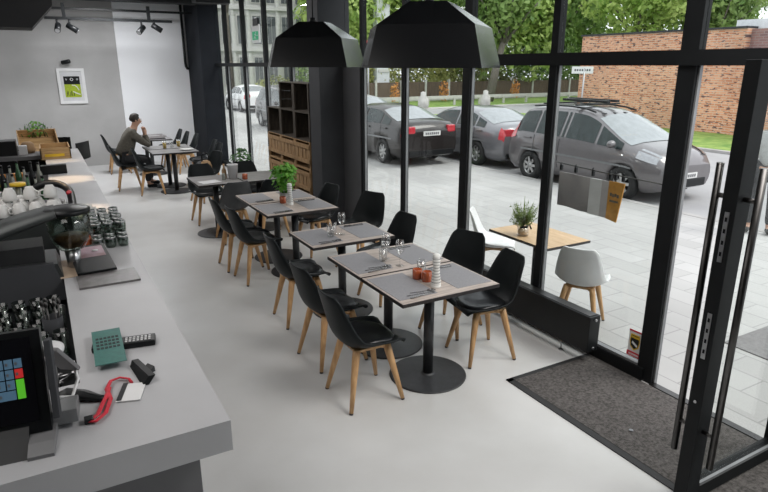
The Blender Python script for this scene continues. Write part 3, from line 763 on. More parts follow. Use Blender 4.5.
# ------------------------------------------------------------------ crate shelf by the pillar
def make_crate(name, wm, bm_):
    c = thing(name, '', 'crate')          # open face towards -x, origin bottom back centre; 0.59 wide (y), .40 high, .34 deep
    W, H_, D = .585, .40, .34
    for sy in (-1, 1):
        b = MB()
        for k in range(3): b.b2((-D, sy * W / 2 - sy * (.012 - .003 * (k % 2)), .012 + k * .126), (0, sy * W / 2, .137 + k * .126))
        b.build('side_slats', wm, c)
    b = MB()
    for k in range(4): b.b2((-.012 - .003 * (k % 2), -W / 2 + .012 + k * .1405, .012), (0, -W / 2 + .1525 + k * .1405, H_ - .012))
    b.build('back_slats', bm_, c)
    if name == 'wooden_crate' and wm is M['oldw']:
        b = MB()
        for k in range(4): b.b2((-D - .001 - .002 * (k % 2), -W / 2 + .014 + k * .142, .10), (-D + .012, -W / 2 + .140 + k * .142 - .012 * (k == 1), H_ - .05))
        b.b2((-D - .014, -W / 2, .30), (-D - .003, W / 2, .36)).b2((-D - .014, -W / 2, .09), (-D - .003, W / 2, .15))
        b.build('front_slats', wm, c)
    for z0 in (0, H_ - .012):
        b = MB()
        for k in range(3): b.b2((-D + k * .117, -W / 2, z0), (-D + .106 + k * .117, W / 2, z0 + .012))
        b.build('board', wm, c)
    for sy in (-1, 1):
        MB().b2((-D, sy * (W / 2 - .012), .012), (-D + .03, sy * (W / 2 - .04), H_ - .012)).build('corner_post', wm, c)
        MB().b2((-.045, sy * (W / 2 - .012), .012), (-.016, sy * (W / 2 - .04), H_ - .012)).build('corner_post', wm, c)
    return c
CRL = Proto(make_crate('wooden_crate', M['oldw'], M['oldw'])); CRD = Proto(make_crate('wooden_crate', M['oldshade'], M['oldshade']))
rows = [(4, 2, 'top row'), (3, 3, 'second row from the top'), (2, 3, 'middle row'), (1, 3, 'fourth row from the top'), (0, 3, 'bottom row')]
pos = ['nearest the pillar', 'second from the pillar', 'third from the pillar']
for lvl, n, rn in rows:
    for k in range(n):
        pr = CRD if lvl >= 3 else CRL
        sh = (0, .03, .02, 0, .01)[lvl]
        pr.put((3.60, 8.155 + k * .59 + sh, lvl * .4015), 0, '%s crate, %s of the shelf, %s' % ('dark' if lvl >= 3 else 'brown', rn, pos[k]), 'stacked wooden crates')
# ------------------------------------------------------------------ bar counter
CZ = 1.05
bc = thing('bar_counter', 'long grey L shaped bar counter running along the left side', 'counter', (0, 0, 0))
b = MB(); b.prism([(-1.9, 1.855, .93), (.432, 1.855, .93), (.432, 10.1, .93), (-.01, 10.1, .93), (-.01, 2.40, .93), (-1.9, 2.40, .93)], (0, 0, CZ - .93))
b.build('countertop', M['counter'], bc)
MB().b2((-1.7, 2.0, 0), (.34, 2.3, .93)).b2((.05, 2.3, 0), (.34, 9.9, .93)).build('body', M['counterb'], bc)
MB().b2((-1.2, 2.40, .86), (-.012, 9.1, .90)).build('work_surface', M['black'], bc)
MB().b2((-1.2, 2.40, .0), (-1.16, 9.1, .86)).build('rear_panel', M['counterb'], bc)
bb = thing('back_bar', 'dark cross counter with shelf at the far left end of the bar', 'counter', (-1.2, 9.35, 0))
MB().b2((-.6, 0, 1.02), (1.16, .7, 1.07)).build('top', M['counterb'], bb)
MB().b2((-.6, .05, 0), (1.1, .65, 1.02)).build('body', M['black'], bb)

# POS terminal on the near corner
ps = thing('pos_terminal', 'black touchscreen till with blue red and green keys on counter corner', 'till', (-.372, 2.08, CZ), R(-6))
# screen plane tilted
tilt = R(-14)
Mx = Matrix.Rotation(tilt, 4, 'X')
def tp(x, y, z): v = Mx @ Vector((x, y, z)); return (v.x, v.y, v.z + .01)
def tbox(mb, a, b_):
    t = bmesh.new(); c_ = [(a[i] + b_[i]) / 2 for i in range(3)]; d_ = [abs(b_[i] - a[i]) for i in range(3)]
    bmesh.ops.create_cube(t, size=1, matrix=Matrix.Translation(c_) @ Matrix.Diagonal((*d_, 1)))
    mb._merge(t, Matrix.Translation((0, 0, .01)) @ Mx); return mb
tbox(MB(), (-.26, -.02, .02), (.265, .02, .36)).build('bezel', M['black'], ps)
tbox(MB(), (-.24, -.024, .06), (.235, -.02, .34)).build('display', M['screen'], ps)
kb, kr, kg = MB(), MB(), MB(); t = MB()
KX, KZ, PW, PH = .205, .275, .0265, .034
for r_ in range(4):
    for q in range(8):
        x0 = KX - q * PW; z0 = KZ - r_ * PH
        if (q == 0 and r_ in (2, 3)) or (r_ == 3 and q == 1): continue
        tgt = kr if (q == 0 and r_ == 1) else kb
        tbox(tgt, (x0 - PW + .004, -.027, z0 - PH + .004), (x0 + (PW if (r_ == 3 and q == 2) else 0), -.024, z0))
        tbox(t, (x0 - .020, -.0285, z0 - .020), (x0 - .013, -.027, z0 - .011))
tbox(kg, (KX - PW + .004, -.027, KZ - 4 * PH + .004), (KX, -.024, KZ - 2 * PH))
kb.build('blue_keys', M['keyb'], ps); kr.build('red_key', M['keyr'], ps); kg.build('green_key', M['keyg'], ps)
t.build('key_marks', M['pbar'], ps)
b = MB(); b.prism([(.20, -.11, 0), (.20, .10, 0), (.20, .10, .03), (.20, .05, .10), (.20, -.03, .045)], (-.44, 0, 0)); b.build('stand', M['black'], ps)
b = MB(); b.prism([(.275, -.12, 0), (.275, .13, .0), (.275, .16, .035), (.275, .10, .035), (.275, -.07, .03), (.275, -.12, .012)], (-.075, 0, 0)); b.build('stand_cheek', M['midgrey'], ps)
b = MB(); b.box((.285, .03, .20), (.02, .06, .26), rot=(tilt, 0, 0), bev=.004); b.build('side_reader', M['pillar'], ps)
b = MB(); b.box((.295, .17, .20), (.075, .015, .16), rot=(R(38), 0, R(-30)), bev=.004); b.build('customer_display', M['midgrey'], ps)
MB().tube([(.26, .12, .08), (.32, .14, .06), (.34, .19, .10), (.33, .22, .16)], .006, 8).build('cable', M['white'], ps)
MB().box((.30, .08, .045), (.08, .10, .05), bev=.004).build('card_slot', M['bead'], ps)
tag(MB().tube([(-.02, 0, .02), (.02, .02, .022), (.07, -.01, .018), (.12, -.05, .012), (.15, -.055, .008)], [.03, .035, .03, .018, .008], 12, flat=.55).build('card_reader', M['black'], loc=(-.075, 2.27, CZ)),
    'black rounded card reader lying between till and red lanyard', 'card reader')
# teal card on remote
rc = thing('remote_control', 'black remote control lying partly under the teal card', 'remote', (.185, 2.66, CZ), R(-10))
MB().box((0, 0, .014), (.26, .085, .026), bev=.010).build('body', M['black'], rc)
t = MB()
for k in range(7):
    for j in range(3): t.box((.105 - k * .016, -.018 + j * .018, .0275), (.009, .011, .003))
t.build('buttons', M['greyl'], rc)
tc = thing('menu_card', 'teal printed card lying over the remote on the counter', 'card', (.118, 2.63, CZ + .030), R(-2))
MB().box((0, 0, 0), (.118, .36, .003)).build('sheet', M['teal'], tc)
t = MB()
for j in range(4):
    for k in range(6): t.box((-.040 + k * .016, .085 - j * .035, .0022), (.012, .018, .001))
t.build('print_marks', M['pillar'], tc)
tag(MB().prism([(.02, 0, .002), (0, .19, .002), (.01, .19, .030), (.05, .02, .028)], (.025, .0, 0)).prism([(.04, .08, .002), (.085, .10, .002), (.085, .11, .02)], (-.02, .04, 0)).build('card_stand', M['black'], loc=(.178, 2.25, CZ)),
    'black folded card stand lying right of the teal card', 'stand')
ly = thing('lanyard', 'red lanyard with white badge lying on the counter', 'lanyard', (.02, 2.0, CZ))
b = MB(); b.tube([(-.02, .075, .01), (.0, .06, .012), (.035, .10, .012), (.06, .19, .012), (.055, .27, .014), (.075, .33, .014), (.11, .345, .012), (.14, .32, .01), (.145, .29, .008)], .0085, 8, flat=.5)
b.tube([(-.02, .075, .01), (.01, .10, .014), (.03, .16, .016), (.05, .22, .014), (.065, .28, .012)], .0085, 8, flat=.5); b.build('ribbon', M['red'], ly)
MB().box((.135, .22, .004), (.085, .13, .004), rot=(0, 0, R(-18))).build('badge', M['white'], ly)
MB().box((.105, .235, .0065), (.018, .13, .002), rot=(0, 0, R(-18))).build('badge_stripe', M['black'], ly)
MB().box((-.02, .085, .01), (.03, .035, .016), bev=.004).build('clip', M['black'], ly)
tag(MB().box((0, 0, .006), (.32, .235, .012), rot=(0, 0, R(1)), bev=.003).build('slate_plate', M['slate'], loc=(.215, 3.635, CZ)), 'flat rectangular slate plate lying across the counter', 'plate')
tb = thing('tablet_book', 'black tablet showing a photo with a painted pink reflection, propped before the jars', 'tablet', (.155, 3.95, CZ + .012))
MB().box((0, 0, .035), (.215, .42, .014), rot=(R(7), 0, R(4)), bev=.003).build('case', M['black'], tb)
MB().box((-.002, .09, .053), (.165, .17, .003), rot=(R(7), 0, R(4))).build('photo', M['pinkrefl'], tb)  # pink reflection on the glossy photo put into its colour
MB().lathe([(0, 0), (.018, 0), (.018, .002), (0, .002)], c=(.03, .10, .056), n=16).build('round_mark', M['white'], tb)
MB().box((0, .17, .012), (.20, .04, .024)).build('prop', M['black'], tb)
tag(MB().prism([(-.05, -.20, .001), (.13, -.20, .001), (.12, .10, .020), (-.03, .10, .020)], (0, 0, .004)).build('paper_board', M['paperw'], loc=(.02, 3.97, CZ)), 'warm lit pale board between grinder and tablet', 'board')
# stacks of glass jars and tumblers on the right edge
def jar_bm(b):
    b.lathe([(0, 0), (.028, 0), (.034, .006), (.036, .05), (.030, .062), (.030, .075), (.027, .075), (.027, .06), (.031, .05), (.03, .01), (0, .01)], n=16); return b
jt = thing('stacking_glass', '', 'glass'); jar_bm(MB()).build('bowl', M['dglass'], jt)
MB().lathe([(.031, .060), (.0345, .060), (.0345, .0745), (.031, .0745), (.031, .060)], n=16).build('rim', M['steel'], jt)
JR = Proto(jt)
rn = ['frontmost', 'second', 'third', 'fourth', 'fifth', 'rearmost']; cn = ['left', 'middle', 'right']
for r_ in range(6):
    for c_ in range(3):
        for lv in range(2 if r_ > 0 else 1):
            JR.put((.225 + c_ * .078 + .006 * (r_ % 2), 4.33 + r_ * .115, CZ + lv * .077), 0,
                   '%s stacking glass in the %s %s stack by the counter edge' % (['bottom', 'top'][lv], rn[r_], cn[c_]), 'stacked glasses on the bar edge')
tag(MB().lathe([(0, 0), (.05, 0), (.055, .06), (.04, .10), (.035, .10), (.048, .06), (0, .01)], n=20).build('jam_jar', M['amber'], loc=(.14, 4.38, CZ)), 'small amber jar glowing orange between glasses and tablet', 'jar')
for k, (x, y) in enumerate(((.215, 5.06), (.27, 5.10), (.245, 5.18))):
    tag(MB().lathe([(0, 0), (.03, 0), (.036, .05), (.03, .10), (.015, .12), (.018, .13), (0, .132)], n=16).build('sugar_pot', M['whitec'], loc=(x, y, CZ)),
        '%s white sugar pot standing behind the stacked glasses' % ['left', 'right', 'rear'][k], 'pot', 'white sugar pots')
# coffee grinder with arched body and bean hopper
cg = thing('coffee_grinder', 'black arched coffee grinder with clear bean hopper on the bar', 'grinder', (-.13, 3.95, .90))
arc = cr([(-.38, 0, .14), (-.37, 0, .25), (-.29, 0, .36), (-.16, 0, .435), (.0, 0, .485), (.13, 0, .515)], 5)
b = MB(); rows = []
for i, (x, _, z) in enumerate(arc):
    t_ = i / (len(arc) - 1); th = .075 * (1 - t_) + .032 * t_; w = .15 + .03 * math.sin(PI * t_)
    a = arc[max(i - 1, 0)]; c_ = arc[min(i + 1, len(arc) - 1)]; dx, dz = c_[0] - a[0], c_[2] - a[2]; L = math.hypot(dx, dz); nx, nz = -dz / L, dx / L
    rows.append([(x, -w, z), (x + nx * th * .5, -w * .9, z + nz * th * .5), (x + nx * th * .62, 0, z + nz * th * .62), (x + nx * th * .5, w * .9, z + nz * th * .5), (x, w, z), (x - nx * th * .5, w * .9, z - nz * th * .5), (x - nx * th * .5, -w * .9, z - nz * th * .5)])
b.grid(rows, close_u=True); b.poly(rows[0]); b.poly(rows[-1]); b.build('arched_arm', M['espresso'], cg)
MB().prism([(-.44, -.16, .02), (.16, -.16, .02), (.10, -.16, .24), (-.40, -.16, .26)], (0, .34, 0)).build('base_body', M['espresso'], cg)
MB().prism([(-.26, -.20, .03), (.14, -.20, .03), (.08, -.165, .245), (-.30, -.165, .255)], (0, .03, 0)).build('front_panel', M['pillar'], cg)
MB().b2((-.32, -.10, .24), (.04, .13, .34)).build('inner_housing', M['matte'], cg)
MB().lathe([(.045, .27), (.07, .28), (.10, .33), (.118, .40), (.12, .50), (.114, .50), (.112, .40), (.095, .335), (.05, .285)], c=(.19, 0, 0), n=28).build('hopper', M['dglass'], cg)
MB().lathe([(0, .286), (.05, .288), (.09, .335), (.10, .36), (.05, .372), (0, .368)], c=(.19, 0, 0), n=24).build('beans', M['beans'], cg)
MB().lathe([(0, .50), (.128, .50), (.13, .52), (.115, .53), (0, .535)], c=(.19, 0, 0), n=28).build('hopper_lid', M['black'], cg)
MB().lathe([(0, .15), (.035, .15), (.045, .27), (.0, .27)], c=(.19, 0, 0), n=18).build('hopper_neck', M['steel'], cg)
# espresso machine with cups upside down on top
em = thing('espresso_machine', 'black espresso machine behind the grinder, with cups on its top', 'coffee machine', (-.30, 5.15, .855))
MB().b2((-.50, -.32, .045), (.40, .30, .33), bev=.02).build('body', M['espresso'], em)
b = MB(); b.b2((-.48, -.30, .33), (.36, .26, .355)); b.build('cup_tray', M['steeld'], em)
b = MB(); b.tube(cr([(.12, .34, .34), (.20, .345, .45), (.33, .33, .47), (.42, .27, .42), (.43, .05, .35), (.42, -.2, .33)], 4), .03, 8); b.build('side_rail', M['black'], em)
MB().sphere((.42, .18, .41), .022).build('red_glint', M['redl'], em)  # red-orange glint put in as a small red ball
def cup_bm():
    b = MB(); b.lathe([(.046, 0), (.048, .002), (.047, .028), (.040, .064), (.028, .082), (.026, .09), (0, .09)], n=18)
    b.tube([(.050, 0, .02), (.075, 0, .028), (.075, 0, .058), (.046, 0, .064)], .006, 6); return b
CU = Proto(cup_bm().build('coffee_cup', M['whitec'])); CU.root['category'] = 'cup'
k = 0
for r_ in range(3):
    for c_ in range(8):
        if (r_, c_) in ((2, 7), (0, 0)): continue
        CU.put((-.74 + c_ * .104 + .02 * (r_ % 2), 4.90 + r_ * .15 + random.uniform(-.015, .015), 1.210), random.uniform(0, 6),
               'white cup upside down in %s row on the espresso machine, %s from left' % (['the front', 'the middle', 'the rear'][r_], ['first', 'second', 'third', 'fourth', 'fifth', 'sixth', 'seventh', 'eighth'][c_]), 'white cups on the espresso machine')
k = 0
for c_ in range(4):
    CU.put((-.40 + c_ * .13, 5.03, 1.302), random.uniform(0, 6), 'white cup stacked in the upper layer on the espresso machine, %s from left' % ['first', 'second', 'third', 'fourth'][c_], 'white cups on the espresso machine')
# syrup bottles and cartons behind
def bottle(m_, lab, x, y, h_=.30, r_=.036, cap=None, z=.90, capm=None):
    t = thing('bottle', lab, 'bottle', (x, y, z), 0, 'bottles behind the bar')
    MB().lathe([(0, 0), (r_, 0), (r_, h_ * .58), (r_ * .4, h_ * .74), (r_ * .36, h_ * .95), (0, h_ * .95)], n=16).build('body', m_, t)
    MB().lathe([(0, h_ * .93), (r_ * (cap or .45), h_ * .93), (r_ * (cap or .45), h_), (0, h_)], n=14).build('cap', capm or M['black'], t)
bottle(M['clearb'], 'squat bottle with yellow cap behind the cups, left one', -.43, 6.05, .36, .05, 1.0, capm=M['yellow'])
bottle(M['clearb'], 'squat bottle with yellow cap behind the cups, right one', -.25, 6.05, .36, .06, 1.05, capm=M['yellow'])
cols = ['green', 'clearb', 'black', 'clearb', 'green', 'clearb', 'black', 'green', 'clearb', 'green']
cnm = {'green': 'dark green', 'clearb': 'pale', 'black': 'black'}
ordn = ['first', 'second', 'third', 'fourth', 'fifth', 'sixth', 'seventh', 'eighth', 'ninth', 'tenth']
for k in range(10):
    bottle(M[cols[k]], '%s bottle, %s from left in the front row behind the yellow caps' % (cnm[cols[k]], ordn[k]), -.62 + k * .062, 6.5 + .12 * (k % 3), .30 + .04 * (k % 2), .03)
for k in range(9):
    bottle(M[cols[-1 - k]], '%s bottle, %s from left in the rear row of the bar well' % (cnm[cols[-1 - k]], ordn[k]), -.62 + k * .066, 7.3 + .15 * (k % 3), .32 + .03 * (k % 2), .032)
for k, (x, y) in enumerate(((-.50, 8.05), (-.32, 8.1))):
    tag(MB().box((0, 0, .06), (.13, .08, .14), bev=.003).build('carton', M['orangep'], loc=(x, y, .91)), '%s orange carton behind the bottles in the bar well' % ['left', 'right'][k], 'carton', 'orange cartons')
# glassware in front of the grinder
TU = Proto(tumbler_bm(.13, .034).build('bar_tumbler', M['dglass'])); TU.root['category'] = 'glass'
rn5 = ['frontmost', 'second', 'third', 'fourth', 'rearmost']
for r_ in range(5):
    for c_ in range(7):
        if (r_ == 0 and c_ > 3): continue
        TU.put((-.56 + c_ * .08 + .02 * (r_ % 2), 2.86 + r_ * .17, .90), 0, 'dark glass tumbler in the well before the grinder, %s row, %s from left' % (rn5[r_], ordn[c_]), 'tumblers in the bar well')
cn_ = thing('canister', 'pale metal canister with pierced lid behind the till', 'canister', (-.135, 2.60, .90))
MB().cyl((0, 0, 0), (0, 0, .22), .05, n=24).build('body', M['bead'], cn_)
b = MB().lathe([(0, .22), (.088, .22), (.09, .225), (.09, .235), (.07, .238), (0, .232)], n=28); b.build('lid', M['greyl'], cn_)
t = MB()
for a in range(3): t.cyl((.04 * math.cos(a * 2.1), .04 * math.sin(a * 2.1), .232), (.04 * math.cos(a * 2.1), .04 * math.sin(a * 2.1), .2395), .01, n=10)
t.build('hole', M['black'], cn_)
sc = thing('utensil_holder', 'grey perforated utensil holder of whisks next to the counter edge', 'holder', (-.085, 3.13, .90))
MB().lathe([(0, 0), (.042, 0), (.046, .17), (.042, .17), (.039, .01), (0, .01)], n=20).build('body', M['pillar'], sc)
for k in range(6):
    a = k * 1.05; MB().tube([(.02 * math.cos(a), .02 * math.sin(a), .02), (.035 * math.cos(a), .035 * math.sin(a), .23)], .004, 6).sphere((.036 * math.cos(a), .036 * math.sin(a), .245), .012, .8, .8, 1.3).build('whisk', M['steeld'], sc)
for k in range(12):
    x, y = -.55 + (k % 6) * .09, 2.72 + (k // 6) * .06
    tag(MB().tube([(0, 0, 0), (.08, .03, .006)], .006, 6).sphere((.095, .036, .008), .018, 1, .7, .35).build('bar_spoon', M['steel'], loc=(x, y, .91), rotz=random.uniform(-.6, .9)),
        'bar spoon lying in the well behind the till, %s row, %s from left' % (['front', 'rear'][k // 6], ordn[k % 6]), 'spoon', 'bar spoons')
# far end: black box, wooden boxes, herbs, till printer, chairs at the bar end
tag(MB().box((0, 0, .05), (.26, .10, .10), bev=.004).build('dispenser_box', M['black'], loc=(.06, 7.80, CZ)), 'black oblong box on the counter behind the espresso machine', 'box')
def wbox(lab, loc, rx, rz, W, D, H_):
    t = thing('wooden_box', lab, 'box', loc, rz); t.rotation_euler = (rx, 0, rz)
    MB().b2((-W / 2, -D / 2, 0), (W / 2, D / 2, .012)).build('bottom', M['wood'], t)
    for a, c_ in (((-W / 2, -D / 2), (W / 2, -D / 2 + .014)), ((-W / 2, D / 2 - .014), (W / 2, D / 2)), ((-W / 2, -D / 2), (-W / 2 + .014, D / 2)), ((W / 2 - .014, -D / 2), (W / 2, D / 2))):
        MB().b2((*a, .012), (*c_, H_)).build('side_board', M['wood'], t)
    return t
w1 = wbox('low pine box with yellow label on the far end of the counter', (.12, 9.35, CZ), 0, 0, .36, .62, .15)
MB().b2((-.13, -.316, .035), (.10, -.311, .07)).build('label', M['yellow'], w1)
w2 = wbox('open pine box tilted up behind the low labelled box', (-.06, 9.95, CZ + .045), R(24), R(3), .50, .70, .12)
hb = thing('potted_herbs', 'green herb pot standing behind the tilted pine box', 'plant', (-.12, 10.3, 1.07))
MB().b2((-.2, -.09, 0), (.25, .09, .16)).build('planter', M['brownb'], hb)
b = MB()
for k in range(90):
    x, y = random.uniform(-.12, .2), random.uniform(-.09, .09); h_ = random.uniform(.2, .36)
    b.tube([(x, y, .14), (x + random.uniform(-.08, .08), y + random.uniform(-.05, .05), h_)], [.008, .002], 5)
o = b.build('stems', M['herbd'], hb); o['kind'] = 'stuff'
b = MB(); plant_leaves(b, 160, .17, .22, .05, (.04, 0, .16)); o = b.build('leaves', M['herb'], hb); o['kind'] = 'stuff'
tag(MB().b2((-.6, -.3, 0), (.55, .3, 1.07)).build('side_cabinet', M['black'], loc=(-.5, 10.42, 0)), 'black cabinet at the bar end carrying the herb pot', 'cabinet')
tag(MB().box((0, 0, .10), (.30, .25, .20), bev=.01).build('receipt_printer', M['black'], loc=(-.48, 9.62, 1.07)), 'black receipt printer on the cross counter at far left', 'printer')
pr_ = tag(MB().box((0, 0, .06), (.10, .12, .12), bev=.005).build('paper_roll_box', M['greyl'], loc=(-.26, 9.60, 1.07)), 'small pale box beside the receipt printer at far left', 'box')
tag(MB().lathe([(0, 0), (.08, 0), (.09, .05), (.08, .12), (.05, .15), (0, .15)], n=14).build('paper_bag', M['brownb'], loc=(-.20, 9.75, 1.07)), 'crumpled brown bag left of the pine boxes', 'bag')
def stool(lab, x, y, rz):
    t = thing('bar_stool', lab, 'stool', (x, y, 0), rz, 'black bar stools')
    MB().sphere((0, 0, .78), .20, 1, 1, .16).build('seat', M['leather'], t)
    b = MB(); b.grid([[(-.20 - .03 * math.cos(a * 1.2), .21 * math.sin(a), z) for a in [(-1.2 + 2.4 * k / 8) for k in range(9)]] for z in (.86, 1.0, 1.12)])
    b.grid([[(-.215 - .03 * math.cos(a * 1.2), .21 * math.sin(a), z) for a in [(-1.2 + 2.4 * k / 8) for k in range(9)]] for z in (.86, 1.0, 1.12)])
    b.build('backrest', M['leather'], t)
    MB().tube([(-.1, .12, .76), (-.215, .15, .95)], .012, 8).tube([(-.1, -.12, .76), (-.215, -.15, .95)], .012, 8).build('back_bracket', M['steel'], t)
    for sx, sy in ((1, 1), (1, -1), (-1, 1), (-1, -1)): MB().tube([(.12 * sx, .12 * sy, .76), (.21 * sx, .21 * sy, 0)], .014, 8).build('leg', M['black'], t)
    MB().tube([(.165 * math.cos(a) * 1.25, .165 * math.sin(a) * 1.25, .28) for a in [k * PI / 8 for k in range(17)]], .01, 8, cap=False).build('foot_ring', M['steel'], t)
stool('black padded bar stool at the far counter end, nearer the wall', .16, 10.95, R(-100))
stool('black padded bar stool at the far counter end, nearer the room', .33, 10.42, R(150))
# ------------------------------------------------------------------ people
def skin_obj(name, V, E, m, parent=None, sub=2, root=None):
    """V: name -> (co, radius); E: list of name pairs; grown with Skin + Subdivision and baked to one mesh"""
    ks = list(V); ix = {k: i for i, k in enumerate(ks)}
    me = bpy.data.meshes.new(name); me.from_pydata([V[k][0] for k in ks], [(ix[a], ix[b_]) for a, b_ in E], [])
    o = bpy.data.objects.new(name, me); COL.objects.link(o)
    md = o.modifiers.new('skin', 'SKIN'); md.use_smooth_shade = True
    o.modifiers.new('sub', 'SUBSURF').levels = sub
    o.modifiers['sub'].render_levels = sub
    sv = me.skin_vertices[0].data
    for k in ks:
        r_ = V[k][1]; r_ = r_ if isinstance(r_, tuple) else (r_, r_)
        sv[ix[k]].radius = r_; sv[ix[k]].use_root = (k == (root or ks[0]))
    dg = bpy.context.evaluated_depsgraph_get()
    nm = bpy.data.meshes.new_from_object(o.evaluated_get(dg))
    bpy.data.objects.remove(o); bpy.data.meshes.remove(me)
    nm.materials.clear(); nm.materials.append(m); nm.name = name
    for p in nm.polygons: p.use_smooth = True; p.material_index = 0
    o = bpy.data.objects.new(name, nm); COL.objects.link(o)
    if parent is not None: o.parent = parent
    return o

def person(name, lab, loc, rotz, J, hairm, topm, sleeve, headdir=(1, 0, 0), hands=None):
    """J: joints in local coords, figure faces +x"""
    p = thing(name, lab, 'person', loc, rotz)
    v = {k: Vector(c) for k, c in J.items()}
    hd = Vector(headdir).normalized(); up = Vector((0, 0, 1)); up = (up - hd * up.dot(hd)).normalized(); lf = up.cross(hd)
    hc = v['head']
    V = {'pelvis': (v['pelvis'], (.12, .15)), 'belly': (v['pelvis'].lerp(v['chest'], .45), (.085, .105)), 'chest': (v['chest'], (.09, .115)),
         'neck0': (v['neck'], .066), 'neck1': (v['neck'].lerp(hc, .45), .058), 'skull': (hc - hd * .012, (.082, .075)), 'crown': (hc + up * .075 - hd * .015, (.07, .066)),
         'jaw': (hc - up * .075 + hd * .045, .045), 'nose': (hc + hd * .092 - up * .01, .014)}
    E = [('pelvis', 'belly'), ('belly', 'chest'), ('chest', 'neck0'), ('neck0', 'neck1'), ('neck1', 'skull'), ('skull', 'crown'), ('skull', 'jaw'), ('skull', 'nose')]
    for s in 'lr':
        V['sh' + s] = (v['sh' + s], .042); V['el' + s] = (v['el' + s], .038); V['wr' + s] = (v['wr' + s], .026)
        E += [('chest', 'sh' + s), ('sh' + s, 'el' + s), ('el' + s, 'wr' + s)]
        V['hip' + s] = (v['hip' + s], .082); V['kn' + s] = (v['kn' + s], .055); V['an' + s] = (v['an' + s], .038); V['toe' + s] = (v['toe' + s], .03)
        E += [('pelvis', 'hip' + s), ('hip' + s, 'kn' + s), ('kn' + s, 'an' + s), ('an' + s, 'toe' + s)]
        # palm and five fingers
        w = v['wr' + s]; fd = Vector(hands[s][0]).normalized(); pn = Vector(hands[s][1]); pn = (pn - fd * pn.dot(fd)).normalized(); sd = fd.cross(pn)
        if hands[s][2] < 0: sd = -sd
        V['pm' + s] = (w + fd * .045, (.026, .030)); E.append(('wr' + s, 'pm' + s))
        for q, (off, ln) in enumerate(((-.030, .06), (-.010, .075), (.010, .08), (.030, .072))):
            a = w + fd * .078 + sd * off; b_ = a + fd * ln * .5 + pn * .012; c_ = b_ + fd * ln * .3 + pn * ln * .42
            for nm_, co in (('a', a), ('b', b_), ('c', c_)): V['f%d%s%s' % (q, nm_, s)] = (co, .0092)
            E += [('pm' + s, 'f%da%s' % (q, s)), ('f%da%s' % (q, s), 'f%db%s' % (q, s)), ('f%db%s' % (q, s), 'f%dc%s' % (q, s))]
        a = w + fd * .035 + sd * .036 + pn * .008; b_ = a + fd * .034 + sd * .016 + pn * .016
        V['t0' + s] = (a, .0105); V['t1' + s] = (b_, .0095); E += [('pm' + s, 't0' + s), ('t0' + s, 't1' + s)]
    body = skin_obj('body', V, E, M['skin'], p, 2, 'pelvis')
    # face details
    for sg in (1, -1):
        MB().sphere(hc + hd * .076 + lf * sg * .031 + up * .012, .011).build('eye', M['eyew'], p)
        MB().sphere(hc + lf * sg * .078 - hd * .012, .026, .55, .35, 1).build('ear', M['skin'], p)
        MB().sphere(hc + hd * .0855 + lf * sg * .031 + up * .012, .005).build('iris', M['black'], p)
        MB().tube([hc + hd * .082 + lf * sg * .016 + up * .030, hc + hd * .078 + lf * sg * .048 + up * .030], .005, 6).build('eyebrow', M['hair'], p)
    MB().tube([hc + hd * .083 - up * .052 - lf * .022, hc + hd * .090 - up * .053, hc + hd * .083 - up * .052 + lf * .022], .005, 6).build('mouth', M['redl'] if False else M['brownb'], p)
    Rm = Matrix((hd, lf, up)).transposed().to_4x4()
    hb_ = bmesh.new(); bmesh.ops.create_icosphere(hb_, subdivisions=3, radius=1)
    for q in hb_.verts:
        c_ = q.co.copy(); fade = 1 + random.uniform(-.02, .02)
        if c_.x > .55 and c_.z < .55: fade = .80
        if c_.z < -.45: fade *= .86
        q.co = Vector((c_.x * .098, c_.y * .086, c_.z * .100)) * fade
    for f_ in hb_.faces: f_.smooth = True
    hm_ = MB(); hm_._merge(hb_, Matrix.Translation(hc - hd * .026 + up * .038) @ Rm); hm_.build('hair', hairm, p)
    # clothes
    gr = .016
    TV = {'waist': (v['pelvis'] + (v['chest'] - v['pelvis']) * .0, (.150, .18)), 'belly': (v['pelvis'].lerp(v['chest'], .5), (.135, .165)), 'chest': (v['chest'], (.145, .19)), 'neck': (v['chest'].lerp(v['neck'], .85), .085)}
    TE_ = [('waist', 'belly'), ('belly', 'chest'), ('chest', 'neck')]
    for s in 'lr':
        TV['sh' + s] = (v['sh' + s], .085); TV['el' + s] = (v['sh' + s].lerp(v['el' + s], 1 if sleeve == 'long' else .7), .054)
        TE_ += [('chest', 'sh' + s), ('sh' + s, 'el' + s)]
        if sleeve == 'long': TV['wr' + s] = (v['el' + s].lerp(v['wr' + s], .93), .038); TE_.append(('el' + s, 'wr' + s))
    skin_obj('sweater' if sleeve == 'long' else 'tshirt', TV, TE_, topm, p, 2, 'waist')
    LV = {'pelvis': (v['pelvis'], (.138, .168))}; LE = []
    for s in 'lr':
        LV['hip' + s] = (v['hip' + s], .102); LV['kn' + s] = (v['kn' + s], .073); LV['an' + s] = (v['an' + s] + Vector((0, 0, .03)), .056)
        LE += [('pelvis', 'hip' + s), ('hip' + s, 'kn' + s), ('kn' + s, 'an' + s)]
    skin_obj('trousers', LV, LE, M['trouser'], p, 2, 'pelvis')
    for s in 'lr':
        a, t = v['an' + s], v['toe' + s]; d = (t - a); d.z = 0; d.normalize(); z0 = min(a.z, t.z) - .035
        SV = {'h': (Vector((a.x, a.y, z0 + .045)) - d * .03, .045), 'm': (Vector((a.x, a.y, z0 + .045)) + d * .08, .045), 't': (Vector((t.x, t.y, z0 + .04)) + d * .02, .038)}
        skin_obj('shoe', SV, [('h', 'm'), ('m', 't')], M['black'], p, 2, 'm')
    return p

